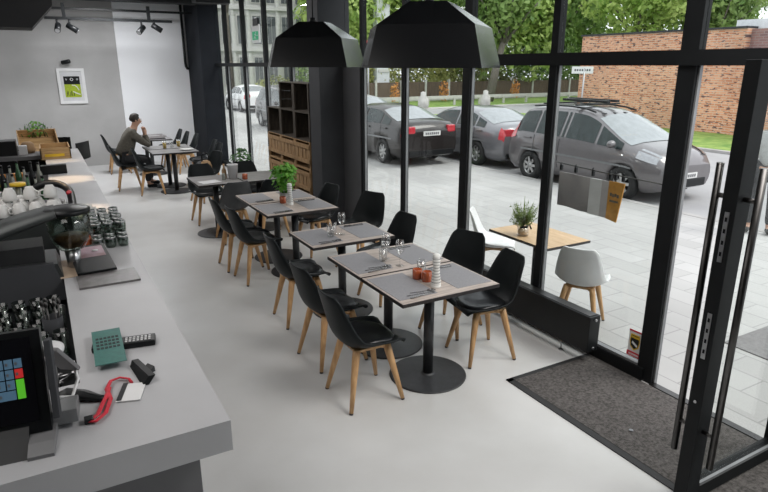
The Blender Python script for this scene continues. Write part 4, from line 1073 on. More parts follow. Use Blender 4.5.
# seated man at the far table, elbows on the table and hands at his chin, looking to the right
J = dict(pelvis=(-.05, 0, .58), chest=(.14, 0, .99), neck=(.22, 0, 1.13), head=(.275, -.01, 1.262),
         shl=(.14, .19, 1.05), ell=(.40, .14, .80), wrl=(.39, .03, 1.01), shr=(.14, -.19, 1.05), elr=(.43, -.18, .80), wrr=(.40, -.04, 1.02),
         hipl=(.02, .10, .56), knl=(.42, .13, .54), anl=(.44, .14, .10), toel=(.58, .15, .05), hipr=(.02, -.10, .56), knr=(.40, -.14, .54), anr=(.34, -.16, .10), toer=(.48, -.18, .05))
person('person', 'seated man in olive grey sweater at far table, hands at chin, looking right', (1.28, 12.08, 0), 0, J, M['hair'], M['sweater'], 'long', (1, -.1, -.05),
       hands={'l': ((-.02, -.3, 1), (-.5, -1, 0), 1), 'r': ((-.1, .25, 1), (-.5, 1, 0), -1)})
J2 = dict(pelvis=(0, 0, .95), chest=(.02, 0, 1.33), neck=(.02, 0, 1.50), head=(.05, 0, 1.65),
          shl=(.01, .20, 1.42), ell=(-.06, .27, 1.12), wrl=(.12, .12, .97), shr=(.01, -.20, 1.42), elr=(-.06, -.27, 1.12), wrr=(.12, -.10, .97),
          hipl=(0, .10, .92), knl=(.02, .12, .50), anl=(-.01, .13, .09), toel=(.14, .15, .045), hipr=(0, -.10, .92), knr=(.02, -.12, .50), anr=(-.01, -.13, .09), toer=(.14, -.15, .045))
person('person', 'standing person in grey t-shirt outside at the right edge, hands clasped', (9.0, 4.70, -.13), R(-151), J2, M['hair'], M['tshirt'], 'short', (1, 0, -.05),
       hands={'l': ((.3, -1, -.2), (-.6, 0, .4), 1), 'r': ((.3, 1, -.2), (-.6, 0, .4), -1)})
# ------------------------------------------------------------------ outside ground
def flat(name, a, b_, m, lab=None, cat='ground'):
    o = MB().b2(a, b_).build(name, m); struct(o); return o
flat('trim_pavement', (3.655, -12, -.40), (9.10, 75, -.13), M['paving'])
flat('trim_kerb', (9.10, -12, -.40), (9.25, 75, -.125), M['kerb'])
flat('trim_road', (9.25, -12, -.45), (95, 75, -.20), M['asphalt'])
flat('trim_far_ground', (-60, 75, -.45), (95, 160, -.20), M['asphalt'])
tag(MB().b2((17.2, 4.0, -.20), (22.2, 26, -.155)).build('grass_strip', M['grass']), 'green grass strip along the foot of the brick wall', 'grass', kind='stuff')
tag(MB().b2((14.5, 30.3, -.2), (60, 60, -.155)).build('grass_verge', M['grass']), 'grass verge under the trees across the road', 'grass', kind='stuff')
flat('trim_far_kerb', (17.0, 4.0, -.2), (17.2, 26, -.12), M['kerb'])
flat('trim_verge_kerb', (14.5, 29.6, -.2), (60, 30.3, -.14), M['concrete'])
tag(MB().b2((0, 0, 0), (.85, .9, .01)).build('door_mat', M['slate'], loc=(5.03, 1.83, -.13)), 'dark grey square mat on the terrace paving beyond the door', 'mat')

# terrace plant
tp_ = thing('potted_rosemary', 'small rosemary bush in glass pot on the terrace table', 'plant', (4.02, 4.30, OZ + .7505))
MB().lathe([(0, 0), (.05, 0), (.06, .02), (.055, .09), (.052, .09), (.05, .015), (0, .012)], n=20).build('pot', M['cglass'], tp_)
MB().lathe([(0, .012), (.048, .02), (.05, .075), (0, .08)], n=16).build('soil', M['wax'], tp_)
MB().tube([(.05, 0, .09), (.09, .01, .10), (.11, 0, .05)], .008, 6).tube([(-.04, .0, .09), (0, -.05, .095), (.05, 0, .09)], .012, 6).build('ribbon', M['black'], tp_)
b = MB()
for k in range(110):
    a = random.uniform(0, 6.28); l = random.uniform(.07, .15); z = random.uniform(.12, .33)
    p0 = Vector((0, 0, .09 + (z - .1) * .2)); p1 = Vector((l * math.cos(a), l * math.sin(a), z * .9 + .02))
    b.tube([p0, p0.lerp(p1, .55) + Vector((0, 0, -.01)), p1 + Vector((0, 0, .03))], [.002, .002, .001], 4)
    for q in range(7): b.leaf(p0.lerp(p1, .35 + q * .1) + Vector((0, 0, .01)), (random.uniform(-1, 1), random.uniform(-1, 1), random.uniform(-.3, 1)), .034, .3)
b.tube([(0, 0, .1), (-.005, 0, .40)], [.006, .002], 5)
o = b.build('sprigs', M['herbo'], tp_); o['kind'] = 'stuff'

# hanging sheet on a wire outside the glass
tag(MB().tube([(3.75, 3.72, 1.463), (3.75, 3.2, 1.445), (3.75, 2.50, 1.437)], .005, 6).build('hanging_wire', M['steeld']), 'thin dark wire stretched across the pane outside, carrying the clips', 'wire')
hs = thing('hanging_banner', 'grey sheet banner hanging from clips on the wire behind the glass', 'banner', (3.755, 3.625, 1.42))
b = MB(); rows = []
for i in range(2):
    rows.append([(.012 * math.sin(k * .6), -.0 - k * .034, -.035 - .285 * i) for k in range(11)])
rows2 = [[(x + .006, y, z) for x, y, z in r_] for r_ in rows]
b.grid([rows[0], rows[1], rows2[1], rows2[0], rows[0]]); b.build('sheet', M['greyf'], hs)
MB().b2((-.004, -.455, -.325), (.008, -.335, -.036)).build('pale_panel', M['greyl'], hs)
MB().b2((-.004, -.52, -.325), (.004, -.455, -.036)).build('grey_panel', M['greyf'], hs)
lb = thing('hanging_strip', 'brown leather strip with dark emblem hanging beside the grey sheet', 'banner', (3.755, 3.10, 1.42))
MB().prism([(-.008, 0, -.03), (-.008, -.145, -.03), (-.008, -.10, -.34), (-.008, 0, -.325)], (.010, 0, 0)).build('strip', M['orange'], lb)
t = MB()
for k in range(4): t.box((-.010, -.03 - k * .022, -.13 - .006 * (k % 2)), (.003, .016, .024))
t.box((-.010, -.063, -.18), (.003, .08, .015)); t.build('emblem', M['bark'], lb)
CLP = Proto(MB().box((0, 0, -.012), (.022, .02, .045), bev=.004).tube([(0, 0, .03), (0, .012, .018), (0, 0, .006)], .005, 6).build('clip', M['black'])); CLP.root['category'] = 'clip'
for k, y in enumerate((3.61, 3.45, 3.27, 3.10, 3.05, 2.98)):
    CLP.put((3.757, y, 1.435), 0, 'black clip on the wire, %s from left' % ordn[k], 'black clips on the wire')

# ------------------------------------------------------------------ cars
def interp(tab, s):
    for (a, va), (c_, vc) in zip(tab, tab[1:]):
        if s <= c_:
            t = (s - a) / (c_ - a) if c_ > a else 0
            return va + (vc - va) * t
    return tab[-1][1]
def smooth(tab, s, w=.018):
    return sum(interp(tab, min(1, max(0, s + k * w / 2))) for k in (-2, -1, 0, 1, 2)) / 5
def car(lab, loc, rotz, paint, L, W, top, belt, wheels, wr=.315, side=(.1, .7), wind=None, rearw=None, tail=None, head=None, rails=False, splits=(.4,), pl=(.62, .72), band=False):
    c = thing('car', lab, 'car', loc, rotz)
    def ring(s):
        x = (s - .5) * L; zt = smooth(top, s); zb = min(interp(belt, s), zt - .035)
        e = 1 - .26 * max(0, (s - .86) / .14) ** 2 - .09 * max(0, (.09 - s) / .09) ** 2
        hw = W / 2 * e; gh = max(0, zt - zb)
        he = hw * .955 - min(.24, gh * .36) - .02
        ze = zt - min(.075, gh * .30)
        lo = .20 + .10 * max(0, (s - .95) / .05) + .08 * max(0, (.04 - s) / .04)
        return [(x, 0, lo), (x, hw * .86, lo), (x, hw * .965, lo + .10), (x, hw, .52), (x, hw * .985, .52 + (zb - .52) * .6), (x, hw * .955, zb), (x, he, ze), (x, he * .55, zt - .008), (x, 0, zt)]
    N = 46
    b = MB(); rows = []
    for i in range(N + 1):
        r_ = ring(i / N); rows.append(r_ + [(x, -y, z) for x, y, z in r_[-2:0:-1]])
    V = b.grid(rows, close_u=True)
    b.bm.faces.new(V[0][::-1]).smooth = False; b.bm.faces.new(V[-1]).smooth = False
    body = b.build('body', paint, c)
    # wheel wells
    cut = MB()
    for ws in wheels:
        for sy in (-1, 1):
            cut.cyl(((ws - .5) * L, sy * (W / 2 - .24), wr + .01), ((ws - .5) * L, sy * (W / 2 + .2), wr + .01), wr + .055, n=28)
    cu = cut.build('cutter', paint)
    md = body.modifiers.new('wells', 'BOOLEAN'); md.object = cu; md.operation = 'DIFFERENCE'; md.solver = 'EXACT'
    cu.parent = c
    bpy.context.view_layer.update()
    nm = bpy.data.meshes.new_from_object(body.evaluated_get(bpy.context.evaluated_depsgraph_get()))
    body.modifiers.clear(); body.data = nm; nm.name = 'body'
    bpy.data.objects.remove(cu)
    nm.materials.clear(); nm.materials.append(paint)
    for p in nm.polygons: p.material_index = 0
    # wheels
    for ws in wheels:
        for sy in (-1, 1):
            x = (ws - .5) * L; y0 = sy * (W / 2 - .20); y1 = sy * (W / 2 - .01)
            w = MB().lathe([(wr * .62, 0), (wr * .93, 0), (wr, .03), (wr, .16), (wr * .93, .19), (wr * .62, .19), (wr * .62, 0)], c=(x, y0, wr), n=30, axis=Matrix.Rotation(-PI / 2 * sy, 3, 'X')).build('wheel', M['tyre'], c)
            rm = MB().lathe([(0, .15), (wr * .16, .155), (wr * .16, .165), (0, .168)], c=(x, y0, wr), n=20, axis=Matrix.Rotation(-PI / 2 * sy, 3, 'X'))
            rm.lathe([(wr * .56, .12), (wr * .64, .17), (wr * .66, .17), (wr * .64, .10)], c=(x, y0, wr), n=30, axis=Matrix.Rotation(-PI / 2 * sy, 3, 'X'))
            for k in range(7):
                a = 2 * PI * k / 7
                rm.box((x + math.cos(a) * wr * .37, y0 + sy * .15, wr + math.sin(a) * wr * .37), (wr * .52, .022, wr * .17), rot=(0, -a, 0))
            rm.build('rim', M['rim'], w)
            MB().lathe([(0, .06), (wr * .62, .06), (wr * .62, .075), (0, .075)], c=(x, y0, wr), n=20, axis=Matrix.Rotation(-PI / 2 * sy, 3, 'X')).build('hub', M['black'], w)
    # surface patches
    def SP_(s, v, off):       # v: ring coordinate 0..8
        r_ = ring(s); k = min(7, int(v)); f = v - k
        p = Vector(r_[k]).lerp(Vector(r_[k + 1]), f)
        d1 = Vector(ring(min(1, s + .01))[k]).lerp(Vector(ring(min(1, s + .01))[k + 1]), f) - Vector(ring(max(0, s - .01))[k]).lerp(Vector(ring(max(0, s - .01))[k + 1]), f)
        d2 = Vector(r_[k + 1]) - Vector(r_[k]); n_ = d1.cross(d2)
        if n_.length < 1e-9: n_ = Vector((0, 0, 1))
        n_.normalize()
        cen = Vector((p.x * .8, 0, .6))
        if n_.dot(p - cen) < 0: n_ = -n_
        return p + n_ * off
    def patch(name, m, s0, s1, v0, v1, sy=1, off=.008, ns=10, nv=5, par=c):
        b = MB()
        for o_, flip in ((off, 0), (off - .02, 1)):
            rw = []
            for i in range(ns + 1):
                row = []
                for j in range(nv + 1):
                    q = j / nv
                    va = v0(i / ns) if callable(v0) else v0; vb = v1(i / ns) if callable(v1) else v1
                    p = SP_(s0 + (s1 - s0) * i / ns, va + (vb - va) * q, o_); row.append((p.x, sy * p.y, p.z))
                rw.append(row)
            b.grid(rw)
        return b.build(name, m, par)
    cuts = [side[0]] + list(splits) + [side[1]]
    for sy in (1, -1):
        for a, e in zip(cuts, cuts[1:]):
            patch('side_window', M['carglass'], a + .008, e - .008, 5.06, 5.92, sy, off=.009, ns=12)
    if wind:
        for sy in (1, -1): patch('windscreen', M['carshield'], wind[0], wind[1], 6.08, 7.999, sy, off=.009, ns=10, nv=6)
    if rearw:
        for sy in (1, -1): patch('rear_window', M['carshield'], rearw[0], rearw[1], 6.1, 7.999, sy, off=.009, ns=8, nv=6)
    if tail:
        for sy in (1, -1): patch('tail_light', M['redl'], tail[0], tail[1], tail[2], tail[3], sy, off=.012, ns=5, nv=3)
    if head:
        for sy in (1, -1): patch('headlight', M['headl'], head[0], head[1], head[2], head[3], sy, off=.010, ns=6, nv=3)
    # bumpers, sills, mirrors, handles, plates
    for sy in (1, -1):
        patch('side_trim', M['bead'], .12, .86, 3.45, 3.60, sy, off=.008, ns=20, nv=1)
        for q in splits[:2]:
            p = SP_(q - .045, 4.55, .02); MB().box((p.x, sy * p.y, p.z), (.19, .03, .035), bev=.008).build('door_handle', paint, c)
            p0 = SP_(q, 3.2, .004); MB().tube([tuple(Vector((SP_(q, v_, .002).x, sy * SP_(q, v_, .002).y, SP_(q, v_, .002).z))) for v_ in (2.4, 3, 3.6, 4.2, 4.95)], .006, 6).build('door_seam', M['black'], c)
        p = SP_(side[1] - .045, 5.12, .03); MB().sphere((p.x, sy * (p.y + .10), p.z + .06), .10, .75, 1.0, .75).build('mirror', paint, c)
    xr = -.5 * L
    zl, zh = pl
    pp_ = MB().box((xr - .012, 0, (zl + zh) / 2), (.02, .50, zh - zl)).build('number_plate', M['plate'], c)
    t = MB()
    for k in range(7): t.box((xr - .024, -.18 + k * .06, (zl + zh) / 2), (.004, .038, .055))
    t.build('plate_marks', M['pbar'], pp_)
    if rearw[0] > .1:
        for sy in (1, -1): MB().box((xr + .055, sy * W * .36, .89), (.12, .14 * W, .17), bev=.03).build('tail_lamp', M['redl'], c)
    if band: MB().box((xr + .01, 0, .93), (.07, 1.0, .07), bev=.02).build('light_band', M['redl'], c)
    xf = .5 * L
    pp_ = MB().box((xf + .012, 0, .50), (.02, .50, .10)).build('number_plate', M['plate'], c)
    t = MB()
    for k in range(7): t.box((xf + .024, -.18 + k * .06, .50), (.004, .038, .055))
    t.build('plate_marks', M['pbar'], pp_)
    MB().box((xr + .01, 0, .33), (.09, W * .80, .13), bev=.03).build('rear_bumper_band', M['black'] if not rails else M['steeld'], c)
    MB().box((xf - .035, 0, .36), (.09, W * .60, .16), bev=.03).build('front_grille', M['black'], c)
    if rails:
        for sy in (1, -1):
            pts = [SP_(s_, 6.15, .06) for s_ in (.14, .2, .3, .4, .5, .56)]
            MB().tube([(p.x, sy * p.y, p.z) for p in pts], .018, 8).build('roof_rail', M['black'], c)
        for s_ in (.22, .44):
            p = SP_(s_, 6.15, .09); MB().box((p.x, 0, p.z + .01), (.07, 2 * p.y + .1, .03), bev=.006).build('cross_bar', M['black'], c)
        MB().box((-.55, .2, 1.74), (1.3, .10, .05), bev=.01).box((-.35, -.25, 1.74), (1.2, .10, .05), bev=.01).build('bike_carrier', M['black'], c)
        for k in range(4):
            p = SP_(.585, 7.0, .012); MB().box((p.x, -.45 + k * .3, p.z), (.10, .04, .012)).build('roof_slot', M['black'], c)
    return c
mpv = [(0, .70), (.010, .95), (.03, 1.06), (.055, 1.28), (.085, 1.52), (.12, 1.59), (.25, 1.635), (.42, 1.64), (.53, 1.60), (.60, 1.51), (.72, 1.26), (.81, 1.075), (.90, .99), (.955, .92), (.98, .84), (.993, .74), (1, .62)]
mb_ = [(0, .9), (.1, 1.02), (.5, .975), (.8, .92), (1, .7)]
car('grey family car with roof rails parked right outside, front towards the brick wall', (10.22, 8.72, -.20), R(-90), M['carg'], 4.0, 1.80, mpv, mb_, (.1925, .8125), .315,
    side=(.075, .80), wind=(.60, .825), rearw=(.05, .10), tail=(.005, .07, 4.6, 6.4), head=(.875, .965, 4.9, 6.3), rails=True, splits=(.215, .40, .43, .635), pl=(.70, .80))
sed = [(0, .74), (.006, .94), (.016, 1.05), (.05, 1.085), (.10, 1.10), (.20, 1.25), (.29, 1.39), (.40, 1.43), (.52, 1.41), (.60, 1.32), (.72, 1.06), (.85, .97), (.95, .86), (.985, .76), (1, .6)]
sb = [(0, .9), (.2, .97), (.7, .92), (1, .6)]
car('dark liftback car parked on the pavement with its rear towards us', (8.16, 14.45, -.13), R(92), M['card'], 4.5, 1.66, sed, sb, (.22, .80), .31,
    side=(.15, .70), wind=(.57, .71), rearw=(.105, .27), tail=(.0, .035, 3.9, 5.2), head=(.90, .97, 4.6, 5.6), splits=(.24, .42), pl=(.74, .85))
car('grey saloon car with wide red tail lights behind the family car', (10.35, 13.35, -.20), R(90), M['cars'], 4.5, 1.72, sed, sb, (.22, .80), .31,
    side=(.15, .70), wind=(.57, .71), rearw=(.105, .27), tail=(.0, .035, 3.9, 5.8), head=(.90, .97, 4.6, 5.6), splits=(.24, .42), pl=(.70, .80), band=True)
car('silver car whose roof shows beyond the dark liftback', (10.3, 20.5, -.20), R(90), M['rim'], 4.4, 1.72, sed, sb, (.22, .80), .31,
    side=(.15, .70), wind=(.57, .71), rearw=(.105, .27), tail=(.0, .035, 3.9, 5.2), head=(.90, .97, 4.6, 5.6), splits=(.24, .42), pl=(.70, .80))
car('black hatchback seen through the far left panes, beside the crates', (8.65, 22.8, -.13), R(-90), M['card'], 4.0, 1.7, mpv, mb_, (.19, .80), .31,
    side=(.075, .80), wind=(.60, .825), rearw=(.05, .10), tail=(.005, .07, 4.6, 6.0), head=(.875, .965, 4.9, 6.0), splits=(.25, .48), pl=(.70, .80))
car('white car parked far along the street in the leftmost panes', (10.4, 34.0, -.20), R(90), M['white'], 4.2, 1.7, sed, sb, (.22, .80), .31,
    side=(.15, .70), wind=(.57, .71), rearw=(.105, .27), tail=(.0, .035, 3.9, 5.2), head=(.90, .97, 4.6, 5.6), splits=(.24, .42), pl=(.70, .80))

# ------------------------------------------------------------------ brick building
bw = thing('brick_building', 'long low orange brick building with pale coping across the street', 'building', (21.7, 20.25, -.2))
MB().b2((0, -7.4, 0), (9, 0, 3.68)).build('wall', M['brick'], bw)
MB().b2((-.06, -7.4, 3.68), (9.05, .06, 3.75)).build('coping', M['pillar'], bw)
MB().b2((-.02, -16, 0), (9, -7.4, 2.92)).build('lower_wall', M['brick'], bw)
MB().b2((.25, -16, 3.0), (9, -7.4, 3.66)).build('upper_wall', M['brickd'], bw)
MB().b2((-.06, -16, 2.92), (9, -7.4, 3.0)).build('ledge', M['concrete'], bw)
MB().b2((-.10, -7.75, 0), (.02, -7.3, 2.9)).build('pilaster', M['brick'], bw)
MB().b2((.6, -16, 3.66), (9, -6.6, 4.0)).build('roof', M['roofw'], bw)
for k in range(3): MB().b2((1.5, -7.4 - k * 1.6, 4.0), (1.9, -8.4 - k * 1.6, 4.12)).build('roof_vent', M['pillar'], bw)
for k in range(2): MB().b2((-.16, -8.2 - k * 2.2, 1.55), (-.02, -7.75 - k * 2.2, 1.62)).build('wall_bracket', M['black'], bw)
tag(MB().cyl((0, 0, 0), (0, 0, 11), .13, .10, n=12).build('lamp_post', M['kerb'], loc=(33.0, 23.1, -.2)), 'pale concrete lamp post rising above the brick wall by the door post', 'post')
sg = thing('street_sign', 'white street name sign on a pole left of the brick building', 'sign', (18.85, 17.35, -.2))
MB().cyl((0, 0, 0), (0, 0, 2.35), .035, n=10).build('pole', M['steel'], sg)
MB().box((-.06, .05, 2.27), (.03, .80, .27), rot=(0, 0, R(42)), bev=.005).build('panel', M['white'], sg)
t = MB()
for k in range(6): t.box((-.085 - .04 * 0, .30 - k * .09, 2.27), (.02, .05, .06), rot=(0, 0, R(-40)))
MB_s = MB()
for k in range(7):
    d_ = Vector((-math.sin(R(42)), math.cos(R(42)), 0)) * (.27 - k * .09); MB_s.box((-.06 + d_.x - .0125, .05 + d_.y - .011, 2.27), (.006, .055, .07), rot=(0, 0, R(42)))
t.bm.free(); MB_s.build('lettering', M['pillar'], sg)

# fence, guard rail, bollards
f = thing('garden_fence', 'dark brown fence with pale posts under the trees across the road', 'fence', (14.0, 36.5, -.17))
MB().b2((0, -.04, .12), (30, .04, 1.30)).build('panel', M['fencew'], f)
for k in range(16): MB().b2((k * 2.0 - .07, -.12, 0), (k * 2.0 + .07, .06, 1.45)).build('post', M['concrete'], f)
MB().b2((0, -.1, 0), (30, .08, .16)).build('plinth', M['concrete'], f)
g = thing('guard_rail', 'low pale horizontal guard rail on posts in front of the fence', 'rail', (15.0, 31.6, -.17))
MB().b2((0, -.05, .42), (24, .05, .60)).build('beam', M['concrete'], g)
for k in range(13): MB().b2((k * 2 - .06, -.06, 0), (k * 2 + .06, .06, .42)).build('post', M['concrete'], g)
for (x, y, l) in ((24.2, 30.0, 'white stone bollard right of the middle mullion beyond saloon roof'), (19.6, 30.0, 'white stone bollard beyond the roof of the dark liftback')):
    tag(MB().lathe([(0, 0), (.32, 0), (.30, .55), (.16, .75), (.15, .95), (0, 1.0)], n=16).build('bollard', M['concrete'], loc=(x, y, -.2)), l, 'bollard', 'white bollards')
rs = thing('road_sign', 'round red road sign left of the nearer pendant lamp', 'sign', (13.6, 25.5, -.2))
MB().cyl((0, 0, 0), (0, 0, 3.3), .04, n=8).build('pole', M['steel'], rs)
MB().lathe([(0, -.02), (.40, -.02), (.40, .02), (0, .02)], c=(0, -.04, 3.15), n=24, axis=Matrix.Rotation(PI / 2, 3, 'X')).build('disc', M['redl'], rs)
MB().lathe([(0, -.01), (.28, -.01), (.28, .01), (0, .01)], c=(0, -.065, 3.15), n=24, axis=Matrix.Rotation(PI / 2, 3, 'X')).build('centre', M['whitec'], rs)

# ------------------------------------------------------------------ trees
def crown(n, blobs, size, asp=.55):
    n = int(n * 1.45)
    b = MB(); tot = sum(r_ ** 2 for *_, r_ in blobs)
    for (x, y, z, r_) in blobs:
        for k in range(int(n * r_ * r_ / tot)):
            v = Vector((random.gauss(0, 1), random.gauss(0, 1), random.gauss(0, 1))).normalized()
            rr = r_ * (random.random() ** .3)
            nn = v + Vector((random.uniform(-.8, .8), random.uniform(-.8, .8), random.uniform(-.3, 1.0)))
            b.leaf(Vector((x, y, z)) + v * rr, nn, size * random.uniform(.6, 1.4), asp)
    return b
def tree(name, lab, x, y, h_, r_, lm, n=2600, size=.42, trunk=.22, lean=(0, 0), low=.35, grp='trees across the road'):
    t = thing(name, lab, 'tree', (x, y, -.18), 0, grp)
    tx, ty = lean
    MB().tube([(0, 0, 0), (tx * .4, ty * .4, h_ * .25), (tx, ty, h_ * .55)], [trunk, trunk * .8, trunk * .5], 10).build('trunk', M['bark'], t)
    b = MB()
    for k in range(5):
        a = k * 1.26 + random.random(); b.tube([(tx * .8, ty * .8, h_ * .42), (tx + r_ * .35 * math.cos(a), ty + r_ * .35 * math.sin(a), h_ * .62), (tx + r_ * .65 * math.cos(a), ty + r_ * .65 * math.sin(a), h_ * .75)], [trunk * .45, trunk * .25, trunk * .1], 6)
    b.build('branch', M['bark'], t)['kind'] = 'stuff'
    bl = []
    for k in range(11):
        a = random.uniform(0, 6.28); q = random.uniform(.1, .75); z = random.uniform(low, .92)
        bl.append((tx + r_ * q * math.cos(a), ty + r_ * q * math.sin(a), h_ * z, r_ * random.uniform(.32, .52)))
    bl.append((tx, ty, h_ * .7, r_ * .6))
    o = crown(n, bl, size).build('crown', lm, t); o['kind'] = 'stuff'
    return t
tree('broadleaf_tree', 'leaning grey trunked tree with low crown right of the middle mullion', 27.3, 33.5, 9, 3.6, M['leaf2'], 2600, .42, .34, (1.3, 0), .52)
tree('broadleaf_tree', 'light green tree filling the upper pane left of the brick building', 31, 37.5, 12, 4.8, M['leaf1'], 4200, .45, .3, low=.25)
tree('broadleaf_tree', 'mid green tree between leaning trunk and brick building', 36, 36, 11, 4.6, M['leaf2'], 3800, .45, low=.25)
tree('broadleaf_tree', 'bright green tree rising over the left end of the brick wall', 33.0, 26.5, 8.6, 4.0, M['leaf1'], 4200, .36, low=.25)
tree('broadleaf_tree', 'dark green tree over the middle of the brick wall', 36.5, 23.5, 8.3, 3.6, M['leaf2'], 3600, .36, low=.25)
tree('broadleaf_tree', 'light green tree just right of the nearer pendant lamp', 25, 41, 13, 5.0, M['leaf2'], 4200, .45, low=.3)
tree('broadleaf_tree', 'bright green tree above the nearer pendant lamp', 21, 39, 13, 4.6, M['leaf1'], 4200, .42, low=.3)
tree('broadleaf_tree', 'light green tree left of the nearer pendant lamp, beside pale tower', 16.3, 36.0, 12, 2.7, M['leaf1'], 3200, .36, low=.42)
tree('broadleaf_tree', 'small bright tree at the upper left corner by the far column', 11.2, 40, 13, 2.3, M['leaf1'], 1800, .38, low=.6)
tree('broadleaf_tree', 'tall dark tree in the background behind the light green ones', 34, 47, 15, 6, M['leaf2'], 7000, .5, low=.15)
tree('broadleaf_tree', 'tall mid green tree in the background above the fence', 45, 42, 15, 6.5, M['leaf2'], 7000, .5, low=.15)
tree('broadleaf_tree', 'tall background tree over the dark fence end', 27, 50, 16, 6, M['leaf2'], 7000, .5, low=.15)
tree('broadleaf_tree', 'background tree between the pale tower and the nearer lamp', 29, 58, 17, 5, M['leaf2'], 3200, .6, low=.2)
tree('broadleaf_tree', 'tall dark conifer like tree at left of the sky gap', 45, 31, 13.5, 4.6, M['leaf2'], 3600, .45, low=.2)
def bush(lab, x, y, rx, ry, rz_, lm, n, size=.22):
    b = MB()
    for k in range(n):
        v = Vector((random.gauss(0, 1), random.gauss(0, 1), random.gauss(0, 1))).normalized() * random.random() ** .35
        p = Vector((v.x * rx, v.y * ry, rz_ + v.z * rz_)); b.leaf(p, v + Vector((random.uniform(-.7, .7), random.uniform(-.7, .7), .4)), size * random.uniform(.6, 1.4), .6)
    return tag(b.build('bush', lm, loc=(x, y, -.17)), lab, 'bush', 'bushes behind the fence')
bush('yellow green bush behind the fence, left of the nearer lamp', 17.5, 38.2, 2.8, 1.0, 1.9, M['leaf2'], 2600)
bush('yellow green bush behind the fence, under the nearer lamp', 22.0, 38.2, 3.0, 1.0, 1.9, M['leaf3'], 2800)
bush('yellow green bush behind the fence, left of the leaning trunk', 26.5, 38.2, 2.8, 1.0, 1.9, M['leaf3'], 2800)
bush('yellow green bush behind the fence, right of the leaning trunk', 31.0, 38.2, 3.0, 1.0, 1.9, M['leaf3'], 2800)
bush('green bush behind the fence by the street sign', 36.0, 38.2, 3.2, 1.0, 2.1, M['leaf2'], 2800)
bush('dark green bush at the right end of the fence', 41.0, 38.0, 3.2, 1.0, 2.1, M['leaf2'], 2800)
bush('small clump of orange leaves under the nearer lamp', 20.4, 34.6, .34, .4, .75, M['leaf4'], 150, .17)  # orange blurs built as loose clumps of leaves
bush('small clump of orange leaves left of the leaning trunk', 24.3, 34.6, .36, .4, .75, M['leaf4'], 150, .17)
bush('small clump of orange leaves right of the leaning trunk', 30.6, 34.6, .36, .4, .75, M['leaf4'], 150, .17)
bush('low green bush before the pale facade in the far panes', 14.2, 40, 1.5, 1.0, .9, M['leaf3'], 900)

# ------------------------------------------------------------------ pale facade far along the street
fb = thing('facade_building', 'pale grey old building with rows of tall windows in the far panes', 'building', (11.0, 52, -.2))
MB().b2((0, 0, 0), (13.5, 8, 24)).build('wall', M['facade'], fb)
for k in range(6): MB().b2((-.15, -.22, 3.6 + k * 3.3), (13.6, 0, 3.85 + k * 3.3)).build('cornice', M['facade'], fb)
for r_ in range(6):
    for c_ in range(10):
        x = .5 + c_ * 1.3; z = .9 + r_ * 3.3
        w = MB().b2((x - .08, -.08, z - .08), (x + .78, .0, z + 2.3)).build('window_frame', M['concrete'], fb)
        MB().b2((x, -.10, z), (x + .33, -.05, z + 2.2)).b2((x + .37, -.10, z), (x + .70, -.05, z + 2.2)).build('pane', M['facwin'], w)
for c_ in range(11): MB().b2((-.02 + c_ * 1.3, -.14, 0), (.22 + c_ * 1.3, 0, 24)).build('pilaster', M['facade'], fb)
tw = thing('pale_slab_building', 'tall pale slab building slice rising among trees left of the nearer lamp', 'building', (20.55, 37.3, -.2))
MB().b2((0, 0, 0), (1.0, .5, 16)).build('wall', M['roofw'], tw)
for k in range(5): MB().b2((.1, -.06, 2 + k * 3), (.9, 0, 2.2 + k * 3)).build('band', M['facade'], tw)

# ------------------------------------------------------------------ light
w = bpy.data.worlds.new('world'); S.world = w; w.use_nodes = True; nt = w.node_tree
bg_ = nt.nodes['Background']; tc_ = nt.nodes.new('ShaderNodeTexCoord'); n_ = nt.nodes.new('ShaderNodeTexNoise'); n_.inputs['Scale'].default_value = 2.2; n_.inputs['Detail'].default_value = 6
mp_ = nt.nodes.new('ShaderNodeMapping'); mp_.inputs['Scale'].default_value = (1, 1, 2.5); nt.links.new(tc_.outputs['Generated'], mp_.inputs[0]); nt.links.new(mp_.outputs[0], n_.inputs['Vector'])
cr_ = nt.nodes.new('ShaderNodeValToRGB'); cr_.color_ramp.elements[0].position = .3; cr_.color_ramp.elements[1].position = .7
cr_.color_ramp.elements[0].color = (.78, .82, .88, 1); cr_.color_ramp.elements[1].color = (.95, .97, 1.0, 1)
nt.links.new(n_.outputs['Fac'], cr_.inputs[0]); nt.links.new(cr_.outputs[0], bg_.inputs['Color']); bg_.inputs['Strength'].default_value = 1.15
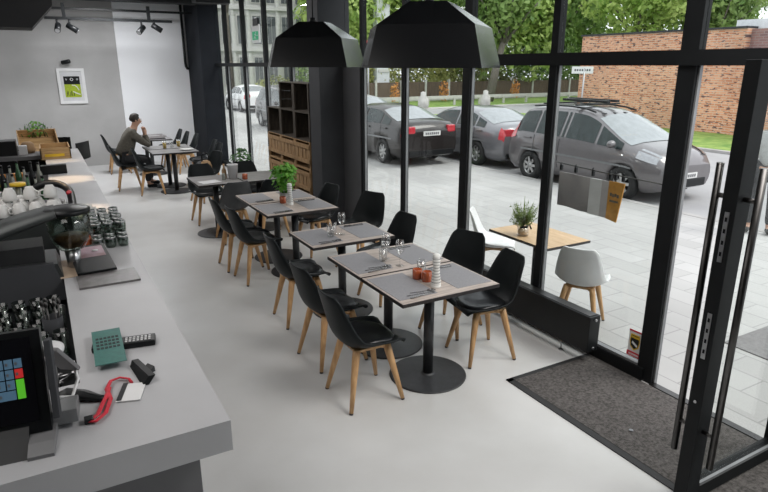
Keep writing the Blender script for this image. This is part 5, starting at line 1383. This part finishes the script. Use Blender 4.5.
sl = bpy.data.lights.new('sun', 'SUN'); sl.energy = 1.1; sl.angle = R(25); sl.color = (1, .97, .92)
so = bpy.data.objects.new('sun', sl); COL.objects.link(so); so.rotation_euler = Vector((-.55, .50, -1.0)).to_track_quat('-Z', 'Y').to_euler()
def area(name, loc, sx, sy, e, col=(1, 1, 1), rot=(0, 0, 0)):
    l = bpy.data.lights.new(name, 'AREA'); l.shape = 'RECTANGLE'; l.size = sx; l.size_y = sy; l.energy = e; l.color = col
    o = bpy.data.objects.new(name, l); COL.objects.link(o); o.location = loc; o.rotation_euler = rot; return o
area('ceiling_fill', (-1.3, 3.5, 3.58), 2.0, 5.0, 45, (1, .97, .94))  # unseen fill lights added under the ceiling to brighten the room
area('ceiling_fill', (2.75, 1.1, 3.58), 1.2, 1.6, 55, (1, .97, .94))
area('ceiling_fill', (1.6, 8.6, 3.58), 1.8, 2.4, 36, (1, .97, .94))
area('ceiling_fill', (1.4, 13.2, 3.55), .8, .8, 62, (.97, .98, 1))
area('ceiling_fill', (-0.9, 12.2, 3.5), 1.4, 1.2, 30, (.97, .98, 1))
for (x, y) in ((.22, 5.6), (.2, 7.3), (.2, 8.7)):
    l = bpy.data.lights.new('bar_spot', 'SPOT'); l.energy = 220; l.spot_size = R(16); l.spot_blend = .8; l.color = (1, .72, .45); l.shadow_soft_size = .03
    o = bpy.data.objects.new('bar_spot', l); COL.objects.link(o); o.location = (x - .05, y, 3.5)
S.view_settings.view_transform = 'Standard'; S.view_settings.look = 'None'; S.view_settings.gamma = 1; S.view_settings.use_curve_mapping = False
S.view_settings.exposure = 0.72
try:
    S.cycles.use_denoising = True; S.cycles.max_bounces = 10; S.cycles.transparent_max_bounces = 24; S.cycles.diffuse_bounces = 5
    S.cycles.caustics_reflective = False; S.cycles.caustics_refractive = False; S.cycles.sample_clamp_indirect = 6
except Exception: pass
for m in M.values():
    if m.users == 0: bpy.data.materials.remove(m)
for o in bpy.data.objects:
    if o.parent is not None and 'category' in o: del o['category']
